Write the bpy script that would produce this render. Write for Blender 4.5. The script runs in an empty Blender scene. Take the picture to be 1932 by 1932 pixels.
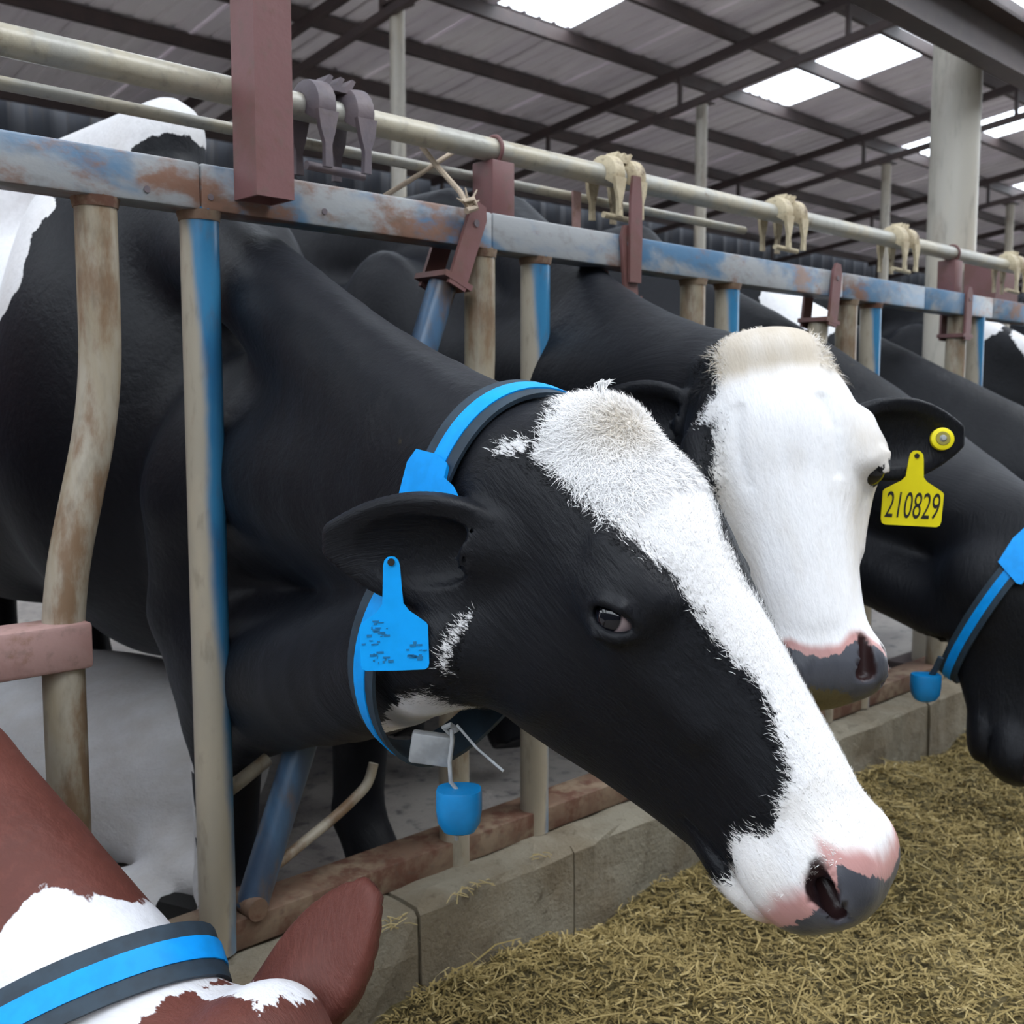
import bpy, math, random
import numpy as np
from mathutils import Vector, Matrix

random.seed(7)
RNG = np.random.default_rng(7)
SC = bpy.context.scene
COL = SC.collection

# ------------------------------------------------------------------ camera
EYE = Vector((0.0, -1.4, 1.10))
YAW, PITCH, FPX, CX = math.radians(45.9), math.radians(5.46), 2050.0, 966.0
cam_d = bpy.data.cameras.new('camera')
cam_d.sensor_width = 36.0
cam_d.lens = 36.0 * FPX / 1932.0
cam_d.clip_start, cam_d.clip_end = 0.02, 200
cam_d.dof.use_dof = True
cam_d.dof.focus_distance = 1.08
cam_d.dof.aperture_fstop = 11.0
cam = bpy.data.objects.new('camera', cam_d)
cam.location = EYE
cam.rotation_euler = (math.pi / 2 - PITCH, 0, YAW - math.pi / 2)
COL.objects.link(cam)
SC.camera = cam

# ------------------------------------------------------------------ sky light, sun, exposure
world = bpy.data.worlds.new('overcast_sky')
SC.world = world
world.use_nodes = True
bg = world.node_tree.nodes['Background']
bg.inputs['Color'].default_value = (0.86, 0.93, 1.0, 1)
bg.inputs['Strength'].default_value = 5.0
sun_d = bpy.data.lights.new('hazy_sun', 'SUN')
sun_d.energy = 3.0
sun_d.angle = math.radians(35)
sun_d.color = (1.0, 0.97, 0.93)
sun = bpy.data.objects.new('hazy_sun', sun_d)
sun.rotation_euler = Vector((-0.45, 0.42, -0.80)).to_track_quat('-Z', 'Y').to_euler()
COL.objects.link(sun)
vs = SC.view_settings
vs.view_transform = 'Standard'
vs.look = 'None'
vs.exposure = -0.03
vs.gamma = 1.0
vs.use_curve_mapping = False

# camera basis, used to work out where things measured in the photograph stand
FWD = Vector((math.cos(YAW) * math.cos(PITCH), math.sin(YAW) * math.cos(PITCH), -math.sin(PITCH)))
RGT = Vector((math.sin(YAW), -math.cos(YAW), 0))
UPV = RGT.cross(FWD)

def ray(px, py):
    return FWD + RGT * ((px - CX) / FPX) + UPV * ((CX - py) / FPX)
def on_y(px, py, y=0.0):
    d = ray(px, py); return EYE + d * ((y - EYE.y) / d.y)
def on_z(px, py, z=0.0):
    d = ray(px, py); return EYE + d * ((z - EYE.z) / d.z)
def at_depth(px, py, dep):
    return EYE + ray(px, py) * dep
def cdir(r, u, b):
    """direction given as right, up, back (towards the viewer)"""
    return (RGT * r + UPV * u - FWD * b).normalized()

# ------------------------------------------------------------------ mesh helpers
class MB:
    def __init__(s):
        s.v, s.f = [], []
    def add(s, vs_, fs_):
        o = len(s.v)
        s.v += [tuple(p) for p in vs_]
        s.f += [tuple(i + o for i in f) for f in fs_]
        return s
    def box(s, lo, hi, bev=0.0):
        (x0, y0, z0), (x1, y1, z1) = lo, hi
        if bev <= 0:
            vs_ = [(x0, y0, z0), (x1, y0, z0), (x1, y1, z0), (x0, y1, z0), (x0, y0, z1), (x1, y0, z1), (x1, y1, z1), (x0, y1, z1)]
            return s.add(vs_, [(3, 2, 1, 0), (4, 5, 6, 7), (0, 1, 5, 4), (1, 2, 6, 5), (2, 3, 7, 6), (3, 0, 4, 7)])
        import bmesh
        bm = bmesh.new()
        bmesh.ops.create_cube(bm, size=1.0)
        for w in bm.verts:
            w.co = Vector(((x0 + x1) / 2 + w.co.x * (x1 - x0), (y0 + y1) / 2 + w.co.y * (y1 - y0), (z0 + z1) / 2 + w.co.z * (z1 - z0)))
        bmesh.ops.bevel(bm, geom=bm.edges[:], offset=bev, segments=2, affect='EDGES', profile=0.5)
        bm.verts.index_update()
        s.add([w.co[:] for w in bm.verts], [[w.index for w in f.verts] for f in bm.faces])
        bm.free()
        return s
    def tube(s, pts, r, seg=16, cap=True, flat=None, closed=False):
        """swept circle along pts, r a number or list"""
        pts = [Vector(p) for p in pts]
        n = len(pts)
        rs = r if hasattr(r, '__len__') else [r] * n
        ring0 = len(s.v)
        up = None
        for i, p in enumerate(pts):
            if closed: t = (pts[(i + 1) % n] - pts[i - 1])
            else: t = (pts[min(i + 1, n - 1)] - pts[max(i - 1, 0)])
            t.normalize()
            if up is None:
                up = Vector((0, 0, 1)) if abs(t.z) < 0.9 else Vector((0, 1, 0))
            a = up - t * up.dot(t); a.normalize()
            b = t.cross(a); up = a
            for k in range(seg):
                th = 2 * math.pi * k / seg
                q = p + (a * math.cos(th) + b * math.sin(th)) * rs[i]
                s.v.append(tuple(q))
        for i in range(n if closed else n - 1):
            for k in range(seg):
                a0 = ring0 + i * seg; b0 = ring0 + ((i + 1) % n) * seg
                s.f.append((a0 + k, a0 + (k + 1) % seg, b0 + (k + 1) % seg, b0 + k))
        if cap and not closed:
            s.f.append(tuple(ring0 + k for k in range(seg))[::-1])
            s.f.append(tuple(ring0 + (n - 1) * seg + k for k in range(seg)))
        return s
    def bar(s, a, b, w, h, up=(0, 0, 1)):
        """rectangular bar from a to b, w across, h along up"""
        a, b = Vector(a), Vector(b)
        t = (b - a).normalized(); u = Vector(up); u = (u - t * u.dot(t)).normalized(); c = t.cross(u)
        vs_ = []
        for p in (a, b):
            for sx, sy in ((-1, -1), (1, -1), (1, 1), (-1, 1)):
                vs_.append(p + c * (sx * w / 2) + u * (sy * h / 2))
        return s.add(vs_, [(3, 2, 1, 0), (4, 5, 6, 7), (0, 1, 5, 4), (1, 2, 6, 5), (2, 3, 7, 6), (3, 0, 4, 7)])
    def prism(s, poly, frame, th):
        """poly: 2-D outline in frame (origin, ex, ey, ez), extruded th along ez, centred"""
        o, ex, ey, ez = [Vector(q) for q in frame]
        n = len(poly)
        vs_ = [o + ex * x + ey * y - ez * (th / 2) for x, y in poly] + [o + ex * x + ey * y + ez * (th / 2) for x, y in poly]
        fs_ = [tuple(range(n))[::-1], tuple(range(n, 2 * n))] + [(i, (i + 1) % n, n + (i + 1) % n, n + i) for i in range(n)]
        return s.add(vs_, fs_)
    def build(s, name, mat, parent=None, smooth=True, origin=None, auto=35):
        me = bpy.data.meshes.new(name)
        vs_ = s.v
        if origin is not None:
            o = Vector(origin)
            vs_ = [tuple(Vector(p) - o) for p in vs_]
        me.from_pydata(vs_, [], s.f)
        me.update()
        if mat: me.materials.append(mat)
        if smooth:
            me.polygons.foreach_set('use_smooth', [True] * len(me.polygons))
            try: me.set_sharp_from_angle(angle=math.radians(auto))
            except Exception: pass
        ob = bpy.data.objects.new(name, me)
        if origin is not None: ob.location = origin
        COL.objects.link(ob)
        if parent is not None: set_parent(ob, parent)
        return ob

def set_parent(ob, parent):
    ob.parent = parent
    ob.matrix_parent_inverse = Matrix.Translation(parent.location).inverted() if parent.rotation_euler[:] == (0, 0, 0) else parent.matrix_basis.inverted()

def empty(name, loc):
    o = bpy.data.objects.new(name, None)
    o.empty_display_size = 0.05
    o.location = loc
    COL.objects.link(o)
    return o
def tag(o, label=None, cat=None, group=None, kind=None):
    if label: o['label'] = label
    if cat: o['category'] = cat
    if group: o['group'] = group
    if kind: o['kind'] = kind
    return o
def copy_part(o, parent, delta):
    c = o.copy(); COL.objects.link(c)
    c.parent = parent
    c.location = Vector(o.location) + Vector(delta)
    c.matrix_parent_inverse = Matrix.Translation(parent.location).inverted()
    return c

def arc_path(pts, n=6, rad=0.05):
    """polyline with rounded corners"""
    pts = [Vector(p) for p in pts]
    out = [pts[0]]
    for i in range(1, len(pts) - 1):
        a, b, c = pts[i - 1], pts[i], pts[i + 1]
        d1 = (a - b).normalized(); d2 = (c - b).normalized()
        r = min(rad, (a - b).length * 0.49, (c - b).length * 0.49)
        p0, p2 = b + d1 * r, b + d2 * r
        for k in range(n + 1):
            t = k / n
            out.append(p0 * (1 - t) ** 2 + b * (2 * t * (1 - t)) + p2 * t * t)
    out.append(pts[-1])
    return out

# ------------------------------------------------------------------ material helpers
class NT:
    def __init__(s, name):
        s.m = bpy.data.materials.new(name)
        s.m.use_nodes = True
        s.t = s.m.node_tree
        s.b = s.t.nodes['Principled BSDF']
        s.out = s.t.nodes['Material Output']
    def n(s, typ, ins=None, **attrs):
        nd = s.t.nodes.new('ShaderNode' + typ)
        for k, v in attrs.items(): setattr(nd, k, v)
        for k, v in (ins or {}).items(): s.put(nd.inputs[k], v)
        return nd
    def put(s, sock, v):
        if isinstance(v, bpy.types.NodeSocket): s.t.links.new(v, sock)
        elif isinstance(v, bpy.types.Node): s.t.links.new(v.outputs[0], sock)
        else:
            if sock.type == 'RGBA' and len(v) == 3: v = (*v, 1)
            sock.default_value = v
    def bs(s, **kw):
        for k, v in kw.items(): s.put(s.b.inputs[k.replace('_', ' ')], v)
        return s
    def coord(s, which='Object', scale=(1, 1, 1), vec=None):
        src = vec if vec is not None else s.n('TexCoord').outputs[which]
        return s.n('Mapping', {'Vector': src, 'Scale': scale}).outputs[0]
    def noise(s, vec, scale, detail=4, rough=0.55, dist=0.0):
        return s.n('TexNoise', {'Vector': vec, 'Scale': scale, 'Detail': detail, 'Roughness': rough, 'Distortion': dist}).outputs['Fac']
    def math(s, op, a, b=0.0, c=None, clamp=False):
        nd = s.n('Math', operation=op, use_clamp=clamp)
        s.put(nd.inputs[0], a); s.put(nd.inputs[1], b)
        if c is not None: s.put(nd.inputs[2], c)
        return nd.outputs[0]
    def ramp(s, fac, lo, hi):
        """smooth 0..1 between lo and hi"""
        return s.n('MapRange', {'Value': fac, 'From Min': lo, 'From Max': hi, 'To Min': 0.0, 'To Max': 1.0}, interpolation_type='SMOOTHSTEP').outputs[0]
    def mix(s, fac, a, b):
        nd = s.n('Mix', data_type='RGBA')
        s.put(nd.inputs[0], fac); s.put(nd.inputs[6], a); s.put(nd.inputs[7], b)
        return nd.outputs[2]
    def bump(s, h, strength=0.3, dist=0.01, normal=None):
        nd = s.n('Bump', {'Height': h, 'Strength': strength, 'Distance': dist})
        if normal is not None: s.put(nd.inputs['Normal'], normal)
        s.put(s.b.inputs['Normal'], nd.outputs[0])
        return nd.outputs[0]

def worn_paint(name, base, second, rust, s=6.0, rust_amt=0.42, rough=0.5, metal=0.0, stretch=(1, 1, 1), edge_dirt=0.0):
    t = NT(name)
    v = t.coord('Object', stretch)
    n1 = t.noise(v, s, 5, 0.6, 0.4); n2 = t.noise(v, s * 1.9 + 3, 6, 0.65); n3 = t.noise(v, s * 9, 3, 0.6)
    c = t.mix(t.ramp(n1, 0.44, 0.58), base, second)
    c = t.mix(t.ramp(n2, 1 - rust_amt - 0.04, 1 - rust_amt + 0.12), c, rust)
    c = t.mix(t.math('MULTIPLY', t.ramp(n3, 0.5, 0.75), 0.35), c, (0.10, 0.08, 0.06))
    t.bs(Base_Color=c, Roughness=rough, Metallic=metal)
    t.bump(t.math('ADD', t.math('MULTIPLY', n3, 0.4), n2), 0.25, 0.004)
    return t.m

M = {}
CREAM = (0.29, 0.24, 0.165); CREAM2 = (0.35, 0.31, 0.245); RUST = (0.20, 0.085, 0.045); BLUE = (0.025, 0.13, 0.27)
M['pipe_cream'] = worn_paint('weathered cream pipe', CREAM2, CREAM, (0.19, 0.12, 0.07), 6, 0.49, 0.42, stretch=(1, 1, 0.35))
M['lock_pipe'] = worn_paint('pale greased pipe', (0.44, 0.40, 0.31), (0.38, 0.37, 0.33), (0.24, 0.19, 0.12), 7, 0.36, 0.36)
M['rail'] = worn_paint('worn blue and rust rail paint', (0.30, 0.31, 0.32), (0.075, 0.17, 0.29), (0.21, 0.115, 0.08), 5.5, 0.47, 0.40, stretch=(.55, 1, 1))
M['red_oxide'] = worn_paint('red oxide primer', (0.165, 0.072, 0.072), (0.14, 0.06, 0.052), (0.13, 0.055, 0.035), 5, 0.40, 0.55)
M['pink_oxide'] = worn_paint('dusty pink primer', (0.36, 0.22, 0.20), (0.30, 0.17, 0.15), (0.22, 0.12, 0.08), 7, 0.42, 0.6)
M['rust_beam'] = worn_paint('rusty angle iron', (0.17, 0.10, 0.065), (0.25, 0.18, 0.12), (0.12, 0.05, 0.03), 7, 0.5, 0.7)
M['cast_grey'] = worn_paint('dark cast iron', (0.11, 0.09, 0.105), (0.14, 0.11, 0.12), (0.09, 0.06, 0.05), 12, 0.35, 0.6)
M['cast_cream'] = worn_paint('cream cast iron', (0.50, 0.42, 0.28), (0.42, 0.34, 0.22), (0.10, 0.06, 0.03), 16, 0.42, 0.6)
M['steel_dark'] = worn_paint('dark brown roof steel', (0.062, 0.045, 0.045), (0.075, 0.052, 0.05), (0.09, 0.05, 0.04), 3, 0.35, 0.6)
M['steel_blue'] = worn_paint('blue worn tube', (0.040, 0.065, 0.11), (0.055, 0.115, 0.20), (0.11, 0.08, 0.07), 6, 0.42, 0.35, stretch=(1, 1, 0.4))
M['column'] = worn_paint('weathered column paint', (0.47, 0.44, 0.38), (0.52, 0.47, 0.38), (0.36, 0.31, 0.25), 2.2, 0.40, 0.4, stretch=(1, 1, 0.3))

def half_blue_pipe():
    t = NT('cream pipe painted blue on one side')
    v = t.coord('Object', (1, 1, 0.35))
    n1 = t.noise(v, 5, 5, 0.6); n2 = t.noise(v, 14, 5, 0.6); n3 = t.noise(v, 60, 3)
    sx = t.n('SeparateXYZ', {'Vector': t.n('TexCoord').outputs['Object']})
    side = t.math('ADD', t.math('SUBTRACT', t.math('MULTIPLY', sx.outputs[0], 20.0), t.math('MULTIPLY', sx.outputs[1], 17.0)), t.math('MULTIPLY', t.math('SUBTRACT', n1, 0.5), 1.6))
    zz = t.math('MULTIPLY', t.math('SUBTRACT', sx.outputs[2], 0.52), 0.9)
    side = t.math('ADD', side, zz)
    c = t.mix(t.ramp(n1, 0.42, 0.6), CREAM2, (0.42, 0.36, 0.27))
    c = t.mix(t.ramp(n2, 0.58, 0.74), c, (0.22, 0.14, 0.09))
    c = t.mix(t.ramp(side, 0.10, 0.5), c, t.mix(t.ramp(n2, 0.4, 0.6), BLUE, (0.035, 0.18, 0.34)))
    c = t.mix(t.math('MULTIPLY', t.ramp(n3, 0.55, 0.75), 0.3), c, (0.1, 0.08, 0.06))
    t.bs(Base_Color=c, Roughness=0.35)
    t.bump(n2, 0.2, 0.003)
    return t.m
M['pipe_half_blue'] = half_blue_pipe()

def concrete(name, c1, c2, dark, s=3.0, rough=0.85, patch=0.55):
    t = NT(name)
    v = t.coord('Object')
    n1 = t.noise(v, s, 6, 0.62, 0.3); n2 = t.noise(v, s * 5, 6, 0.65); n3 = t.noise(v, s * 30, 3, 0.6)
    c = t.mix(t.ramp(n1, 0.36, 0.62), c1, c2)
    c = t.mix(t.math('MULTIPLY', t.ramp(n2, patch, patch + 0.2), 0.8), c, dark)
    t.bs(Base_Color=c, Roughness=rough)
    t.bump(t.math('ADD', n2, t.math('MULTIPLY', n3, 0.4)), 0.5, 0.012)
    return t.m
M['curb'] = concrete('stained concrete', (0.185, 0.15, 0.10), (0.25, 0.225, 0.17), (0.085, 0.06, 0.035), 5)
M['pen_floor'] = concrete('wet pen floor', (0.33, 0.30, 0.285), (0.44, 0.41, 0.375), (0.08, 0.075, 0.085), 4, 0.40, 0.50)
M['alley'] = concrete('alley concrete', (0.18, 0.16, 0.13), (0.22, 0.2, 0.17), (0.1, 0.08, 0.06), 2)

def roof_sheet():
    t = NT('underside of corrugated roof sheet')
    v = t.coord('Object', (1, 0.25, 1))
    n1 = t.noise(v, 1.6, 4, 0.6); n2 = t.noise(v, 9, 4, 0.6)
    c = t.mix(t.ramp(n1, 0.35, 0.65), (0.72, 0.66, 0.70), (0.82, 0.77, 0.78))
    c = t.mix(t.math('MULTIPLY', t.ramp(n2, 0.55, 0.7), 0.3), c, (0.5, 0.44, 0.43))
    t.bs(Base_Color=c, Roughness=0.5)
    return t.m
M['roof'] = roof_sheet()

def skylight():
    t = NT('translucent skylight sheet')
    tr = t.n('BsdfTranslucent', {'Color': (0.95, 0.97, 1.0)})
    tp = t.n('BsdfTransparent', {'Color': (0.95, 0.97, 1.0)})
    mx = t.n('MixShader', {0: 0.65, 1: tr, 2: tp})
    t.t.links.new(mx.outputs[0], t.out.inputs['Surface'])
    return t.m
M['skylight'] = skylight()

def plastic(name, col, rough=0.4, var=0.12, spec=0.5):
    t = NT(name)
    n = t.noise(t.coord('Object'), 40, 3)
    c2 = tuple(x * (1 - var) for x in col)
    t.bs(Base_Color=t.mix(t.ramp(n, 0.4, 0.65), col, c2), Roughness=rough)
    t.b.inputs['Specular IOR Level'].default_value = spec
    return t.m
M['tag_blue'] = plastic('blue tag plastic', (0.0, 0.37, 0.95), 0.55, 0.06, .25)
M['collar_blue'] = plastic('blue collar plastic', (0.0, 0.33, 0.90), 0.5, 0.1, .25)
M['collar_navy'] = plastic('slate navy webbing', (0.020, 0.040, 0.062), 0.65, 0.3)
M['collar_teal'] = plastic('shaded teal webbing', (0.008, 0.10, 0.16), 0.6, 0.2)
M['weight_blue'] = plastic('blue collar weight', (0.0, 0.20, 0.50), 0.4, 0.12)
M['tag_yellow'] = plastic('yellow tag plastic', (0.80, 0.68, 0.01), 0.5, 0.05, .25)
M['ink'] = plastic('black ink', (0.008, 0.008, 0.008), 0.6)
M['galv'] = plastic('dull galvanised steel', (0.33, 0.34, 0.35), 0.4, 0.3)
M['twine'] = plastic('pale baling twine', (0.50, 0.40, 0.30), 0.8, 0.3)
M['curtain'] = worn_paint('dark side curtain', (0.030, 0.035, 0.048), (0.042, 0.048, 0.062), (0.075, 0.085, 0.11), 1.2, 0.30, 0.8, stretch=(2.5, 1, 0.3))
# ------------------------------------------------------------------ the barn: floors, kerb, roof, columns
PEN_Z, KERB_Z = 0.15, 0.30
tag(MB().box((-8, 0.1, PEN_Z - 0.25), (34, 10.2, PEN_Z)).build('floor', M['pen_floor'], smooth=False), 'wet grey concrete floor of the cow pen behind the fence', 'floor', kind='structure')
tag(MB().box((-8, -13, -0.2), (34, 0.1, 0.0)).build('floor_feed_alley', M['alley'], smooth=False), 'pale concrete feed alley floor under the chopped feed', 'floor', kind='structure')

kerb = empty('kerb_wall', (1.0, 0.0, 0.0))
tag(kerb, 'low stained concrete kerb wall under the headlock fence', 'kerb', kind='structure')
edges = [-6, -4.4, -2.9, -1.5, -0.75, -0.02, 0.34, 1.055, 1.42, 2.14, 2.86, 3.6, 4.7, 5.8, 7, 9, 12, 16, 22, 30]
for i in range(len(edges) - 1):
    a, b = edges[i], edges[i + 1]
    import bmesh
    bm = bmesh.new()
    nx = max(2, int((b - a) / 0.05)) if a < 4 else 4
    y0, y1 = -0.10 + random.uniform(-.004, .004), 0.10
    z1 = KERB_Z + random.uniform(-.004, .004)
    # profile swept along x: rough front face, worn top edge
    prof = [(y0, -0.02), (y0, 0.08), (y0, 0.16), (y0, 0.23), (y0 + .002, z1 - .012), (y0 + .012, z1 - .002), (y0 + .05, z1), (y0 + .12, z1), (y1, z1), (y1, 0.1)]
    rows = []
    for k in range(nx + 1):
        x = a + .003 + (b - a - .006) * k / nx
        row = []
        for q, (yy, zz) in enumerate(prof):
            j = 0.0035 if (0 < q < 8 and 0 < k < nx) else 0.001
            row.append(bm.verts.new((x, yy + random.gauss(0, j), zz + random.gauss(0, j * .7))))
        rows.append(row)
    for k in range(nx):
        for q in range(len(prof) - 1):
            bm.faces.new((rows[k][q], rows[k + 1][q], rows[k + 1][q + 1], rows[k][q + 1]))
    bm.faces.new(rows[0][::-1]); bm.faces.new(rows[-1])
    bmesh.ops.recalc_face_normals(bm, faces=bm.faces[:])
    me = bpy.data.meshes.new('kerb_block'); bm.to_mesh(me); bm.free()
    me.materials.append(M['curb'])
    o = bpy.data.objects.new('kerb_block', me); COL.objects.link(o); set_parent(o, kerb)

# roof: plane falls towards the back of the pen
def roof_z(y):
    return 1.10 + 4.64 - 0.132 * (y + 1.4)
Y_EAVE, Y_RIDGE, Y_LIGHT = 9.96, -3.0, -1.7
ceil = empty('ceiling', (8, 3, roof_z(3)))
tag(ceil, 'corrugated roof of the cow barn with brown purlins and bright skylights', 'roof', kind='structure')

def sheet(xa, xb, ya, yb, name, mat, lift=0.0, ribs=5):
    mb = MB()
    xa, xb = xa - .012, xb + .012
    w = (xb - xa) / ribs
    xs = []
    for k in range(ribs):
        x = xa + w * k
        xs += [(x, 0), (x + w * .62, 0), (x + w * .72, .022), (x + w * .90, .022)]
    xs.append((xb, 0))
    vs_, fs_ = [], []
    for y in (ya, yb):
        for x, h in xs: vs_.append((x, y, roof_z(y) + h + lift))
    n = len(xs)
    for k in range(n - 1): fs_.append((k, k + 1, n + k + 1, n + k))
    mb.add(vs_, fs_)
    return mb.build(name, mat, ceil, smooth=False)
SK = 3.9
sw = SK / 4
for i in range(-2, 9):
    c = 3.62 + SK * i
    for j in range(4):
        xa, xb = c - sw / 2 + sw * j, c + sw / 2 + sw * j
        if j == 0:
            sheet(xa, xb, 6.05, Y_EAVE, 'roof_sheet', M['roof'])
            sheet(xa, xb, Y_LIGHT, 6.05, 'skylight_sheet', M['skylight'])
        else:
            sheet(xa, xb, Y_LIGHT, Y_EAVE, 'roof_sheet', M['roof'], lift=.004 * (j % 2))
# added translucent ridge strip, out of view, to light the alley, then the other slope of the gable
zr = roof_z(Y_RIDGE)
for i in range(-2, 9):
    xa = 3.62 - sw / 2 + SK * i
    for ya, za, yb_, zb_ in ((Y_LIGHT, roof_z(Y_LIGHT) + .012, Y_RIDGE, zr + .012), (Y_RIDGE, zr + .012, -4.3, zr - .16)):
        MB().add([(xa, ya, za), (xa + SK, ya, za), (xa + SK, yb_, zb_), (xa, yb_, zb_)], [(0, 1, 2, 3)]).build('added_ridge_light', M['skylight'], ceil, smooth=False)  # added light source along the ridge, never in view
    MB().add([(xa, -4.3, zr - .17), (xa + SK, -4.3, zr - .17), (xa + SK, -13, zr - 1.32), (xa, -13, zr - 1.32)], [(0, 1, 2, 3)]).build('roof_slope', M['roof'], ceil, smooth=False)
for k in range(14):
    y = -2.55 + 0.96 * k
    z = roof_z(y) - 0.075
    MB().box((-4.6, y - .03, z - .065), (35, y + .03, z + .06)).build('purlin', M['steel_dark'], ceil, smooth=False)

# trusses
for i in range(-1, 8):
    x = 5.55 + SK * i
    t = empty('roof_truss', (x, 4.3, roof_z(4.3) - .5))
    where = {-1: 'nearest the viewer', 0: 'over the first thin post', 1: 'over the second thin post', 2: 'over the third thin post'}
    tag(t, 'dark brown steel roof truss ' + where.get(i, {3: 'fifth down the barn', 4: 'sixth down the barn', 5: 'seventh down the barn', 6: 'eighth down the barn', 7: 'last and farthest down the barn'}.get(i)), 'truss', 'steel roof trusses across the barn')
    def cz(y, d): return roof_z(y) - d
    MB().bar((x, Y_EAVE - .1, cz(Y_EAVE - .1, .20)), (x, Y_RIDGE, cz(Y_RIDGE, .20)), .06, .09).build('top_chord', M['steel_dark'], t, smooth=False)
    MB().bar((x, Y_EAVE - .1, cz(Y_EAVE - .1, .56)), (x, Y_RIDGE, cz(Y_RIDGE, .56)), .06, .07).build('bottom_chord', M['steel_dark'], t, smooth=False)
    for k in range(7):
        y = Y_EAVE - .3 - 1.92 * k
        MB().bar((x, y, cz(y, .56)), (x, y, cz(y, .2)), .04, .04, up=(0, 1, 0)).build('web_strut', M['steel_dark'], t, smooth=False)

# thin posts under the trusses
for i, px in ((0, 'first'), (1, 'second'), (2, 'third'), (3, 'fourth')):
    x, y = 5.62 + 4.08 * i, 5.72
    zt = roof_z(y) - .5
    t = empty('roof_post', (x, y, PEN_Z))
    tag(t, {0: 'thin cream post rising between the red brackets, nearest of its row', 1: 'thin cream post right of the first, second of its row', 2: 'thin cream post left of the thick column, third of its row', 3: 'thin cream post farthest down its row'}[i], 'post', 'thin roof posts')
    MB().tube([(x, y, PEN_Z), (x, y, zt)], .062, 20).build('shaft', M['column'], t)
    MB().box((x - .12, y - .12, PEN_Z), (x + .12, y + .12, PEN_Z + .02)).build('base_plate', M['steel_dark'], t, smooth=False)
    MB().box((x - .1, y - .1, zt), (x + .1, y + .1, zt + .02)).build('cap_plate', M['steel_dark'], t, smooth=False)

# thick column beside the fence and the beam bolted to it
xc, yc = 3.86, 0.34
t = empty('thick_column', (xc, yc, PEN_Z))
tag(t, 'thick cream weathered round column standing behind the fence', 'column')
MB().tube([(xc, yc, PEN_Z), (xc, yc, roof_z(yc) - .1)], .083, 32).build('shaft', M['column'], t)
MB().box((xc - .13, yc - .13, PEN_Z), (xc + .13, yc + .13, PEN_Z + .025)).build('base_plate', M['steel_dark'], t, smooth=False)
MB().box((xc - .09, yc - .20, 1.44), (xc + .10, yc - .09, 1.60)).build('fence_bracket', M['red_oxide'], t, smooth=False)
t = empty('cross_beam', (4.0, 0.18, 2.3))
tag(t, 'dark steel channel beam running along in front of the thick column', 'beam')
yb, zb = 0.215, 2.325
MB().box((-3, yb - .012, zb - .085), (14, yb, zb + .085)).build('web', M['steel_dark'], t, smooth=False)
for s in (-1, 1):
    MB().box((-3, yb - .075, zb + s * .085 - .006), (14, yb, zb + s * .085 + .006)).build('flange', M['steel_dark'], t, smooth=False)

# far side of the pen
w = MB()
for k in range(100):
    x = -7 + k * .42
    w.add([(x, 10.15, PEN_Z), (x + .21, 10.06, PEN_Z), (x + .42, 10.15, PEN_Z), (x, 10.15, 4.35), (x + .21, 10.06, 4.35), (x + .42, 10.15, 4.35)], [(0, 1, 4, 3), (1, 2, 5, 4)])
tag(w.build('wall_back', M['curtain'], smooth=False), 'dark blue pleated side curtain along the far side of the pen', 'wall', kind='structure')
w = MB()
tag(MB().box((33.8, 0.1, PEN_Z), (34, 10.2, 4.6)).build('wall_end', M['curtain'], smooth=False), 'dark end wall far down the barn', 'wall', kind='structure')
tag(MB().box((-8.0, 0.1, PEN_Z), (-7.8, 10.2, 4.6)).build('wall_near_end', M['curtain'], smooth=False), 'dark end wall left of the pen', 'wall', kind='structure')
tag(MB().box((-8.0, -13.2, 0), (34, -13.0, 4.75)).build('added_wall_front', M['curtain'], smooth=False), 'added dark curtain behind the viewer keeping side light out of the feed alley', 'wall', kind='structure')  # unseen wall added so that light comes only from above
tag(MB().box((-8.0, -13.0, 0), (-7.8, 0.1, 4.75)).build('added_wall_alley_end', M['curtain'], smooth=False), 'added dark wall blocking light at the feed alley end behind the viewer', 'wall', kind='structure')  # added out of view to close the left end against daylight
# ------------------------------------------------------------------ headlock fence
RAIL_LO, RAIL_HI = 1.368, 1.430
fence = empty('headlock_fence', (1.2, 0, KERB_Z))
tag(fence, 'worn cream and blue steel headlock fence on the kerb', 'fence')
cuts = [-1.2, 0.745, 1.285, 1.665, 2.46, 2.9, 3.35, 4.0, 5.2, 8.0, 14.0]
for i in range(len(cuts) - 1):
    MB().box((cuts[i] + .0008, -.027, RAIL_LO), (cuts[i + 1] - .0008, .027, RAIL_HI), .004).build('top_rail', M['rail'], fence, auto=30)
MB().box((-1.2, -.018, KERB_Z + .002), (14, .062, KERB_Z + .048), .003).build('bottom_beam', M['rust_beam'], fence, auto=30)

def upright_x(px, py=470): return on_y(px, py).x
STRAIGHT = [upright_x(377), upright_x(1010, 520), upright_x(1372, 560)]
BENT = [upright_x(181, 420), upright_x(905, 520), upright_x(1307, 560)]
mod = 0.64
for k in range(1, 9):
    STRAIGHT.append(STRAIGHT[2] + mod * k)
    BENT.append(BENT[2] + mod * k)
zt, zbot = RAIL_LO + .004, KERB_Z + .004
p_straight = MB().tube([(0, 0, zbot), (0, 0, zt)], .0265, 24).build('upright', M['pipe_half_blue'], origin=(0, 0, zbot))
bent_path = arc_path([(0, 0, zt), (0, 0, 1.115), (-.064, 0, .855), (-.064, 0, zbot)], 8, .09)
p_bent = MB().tube([Vector(p) for p in bent_path], .0265, 24).build('bent_upright', M['pipe_cream'], origin=(0, 0, zbot))
for i, x in enumerate(STRAIGHT):
    o = p_straight if i == 0 else p_straight.copy()
    if i: COL.objects.link(o)
    o.location = (x, 0, zbot); set_parent(o, fence)
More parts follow.
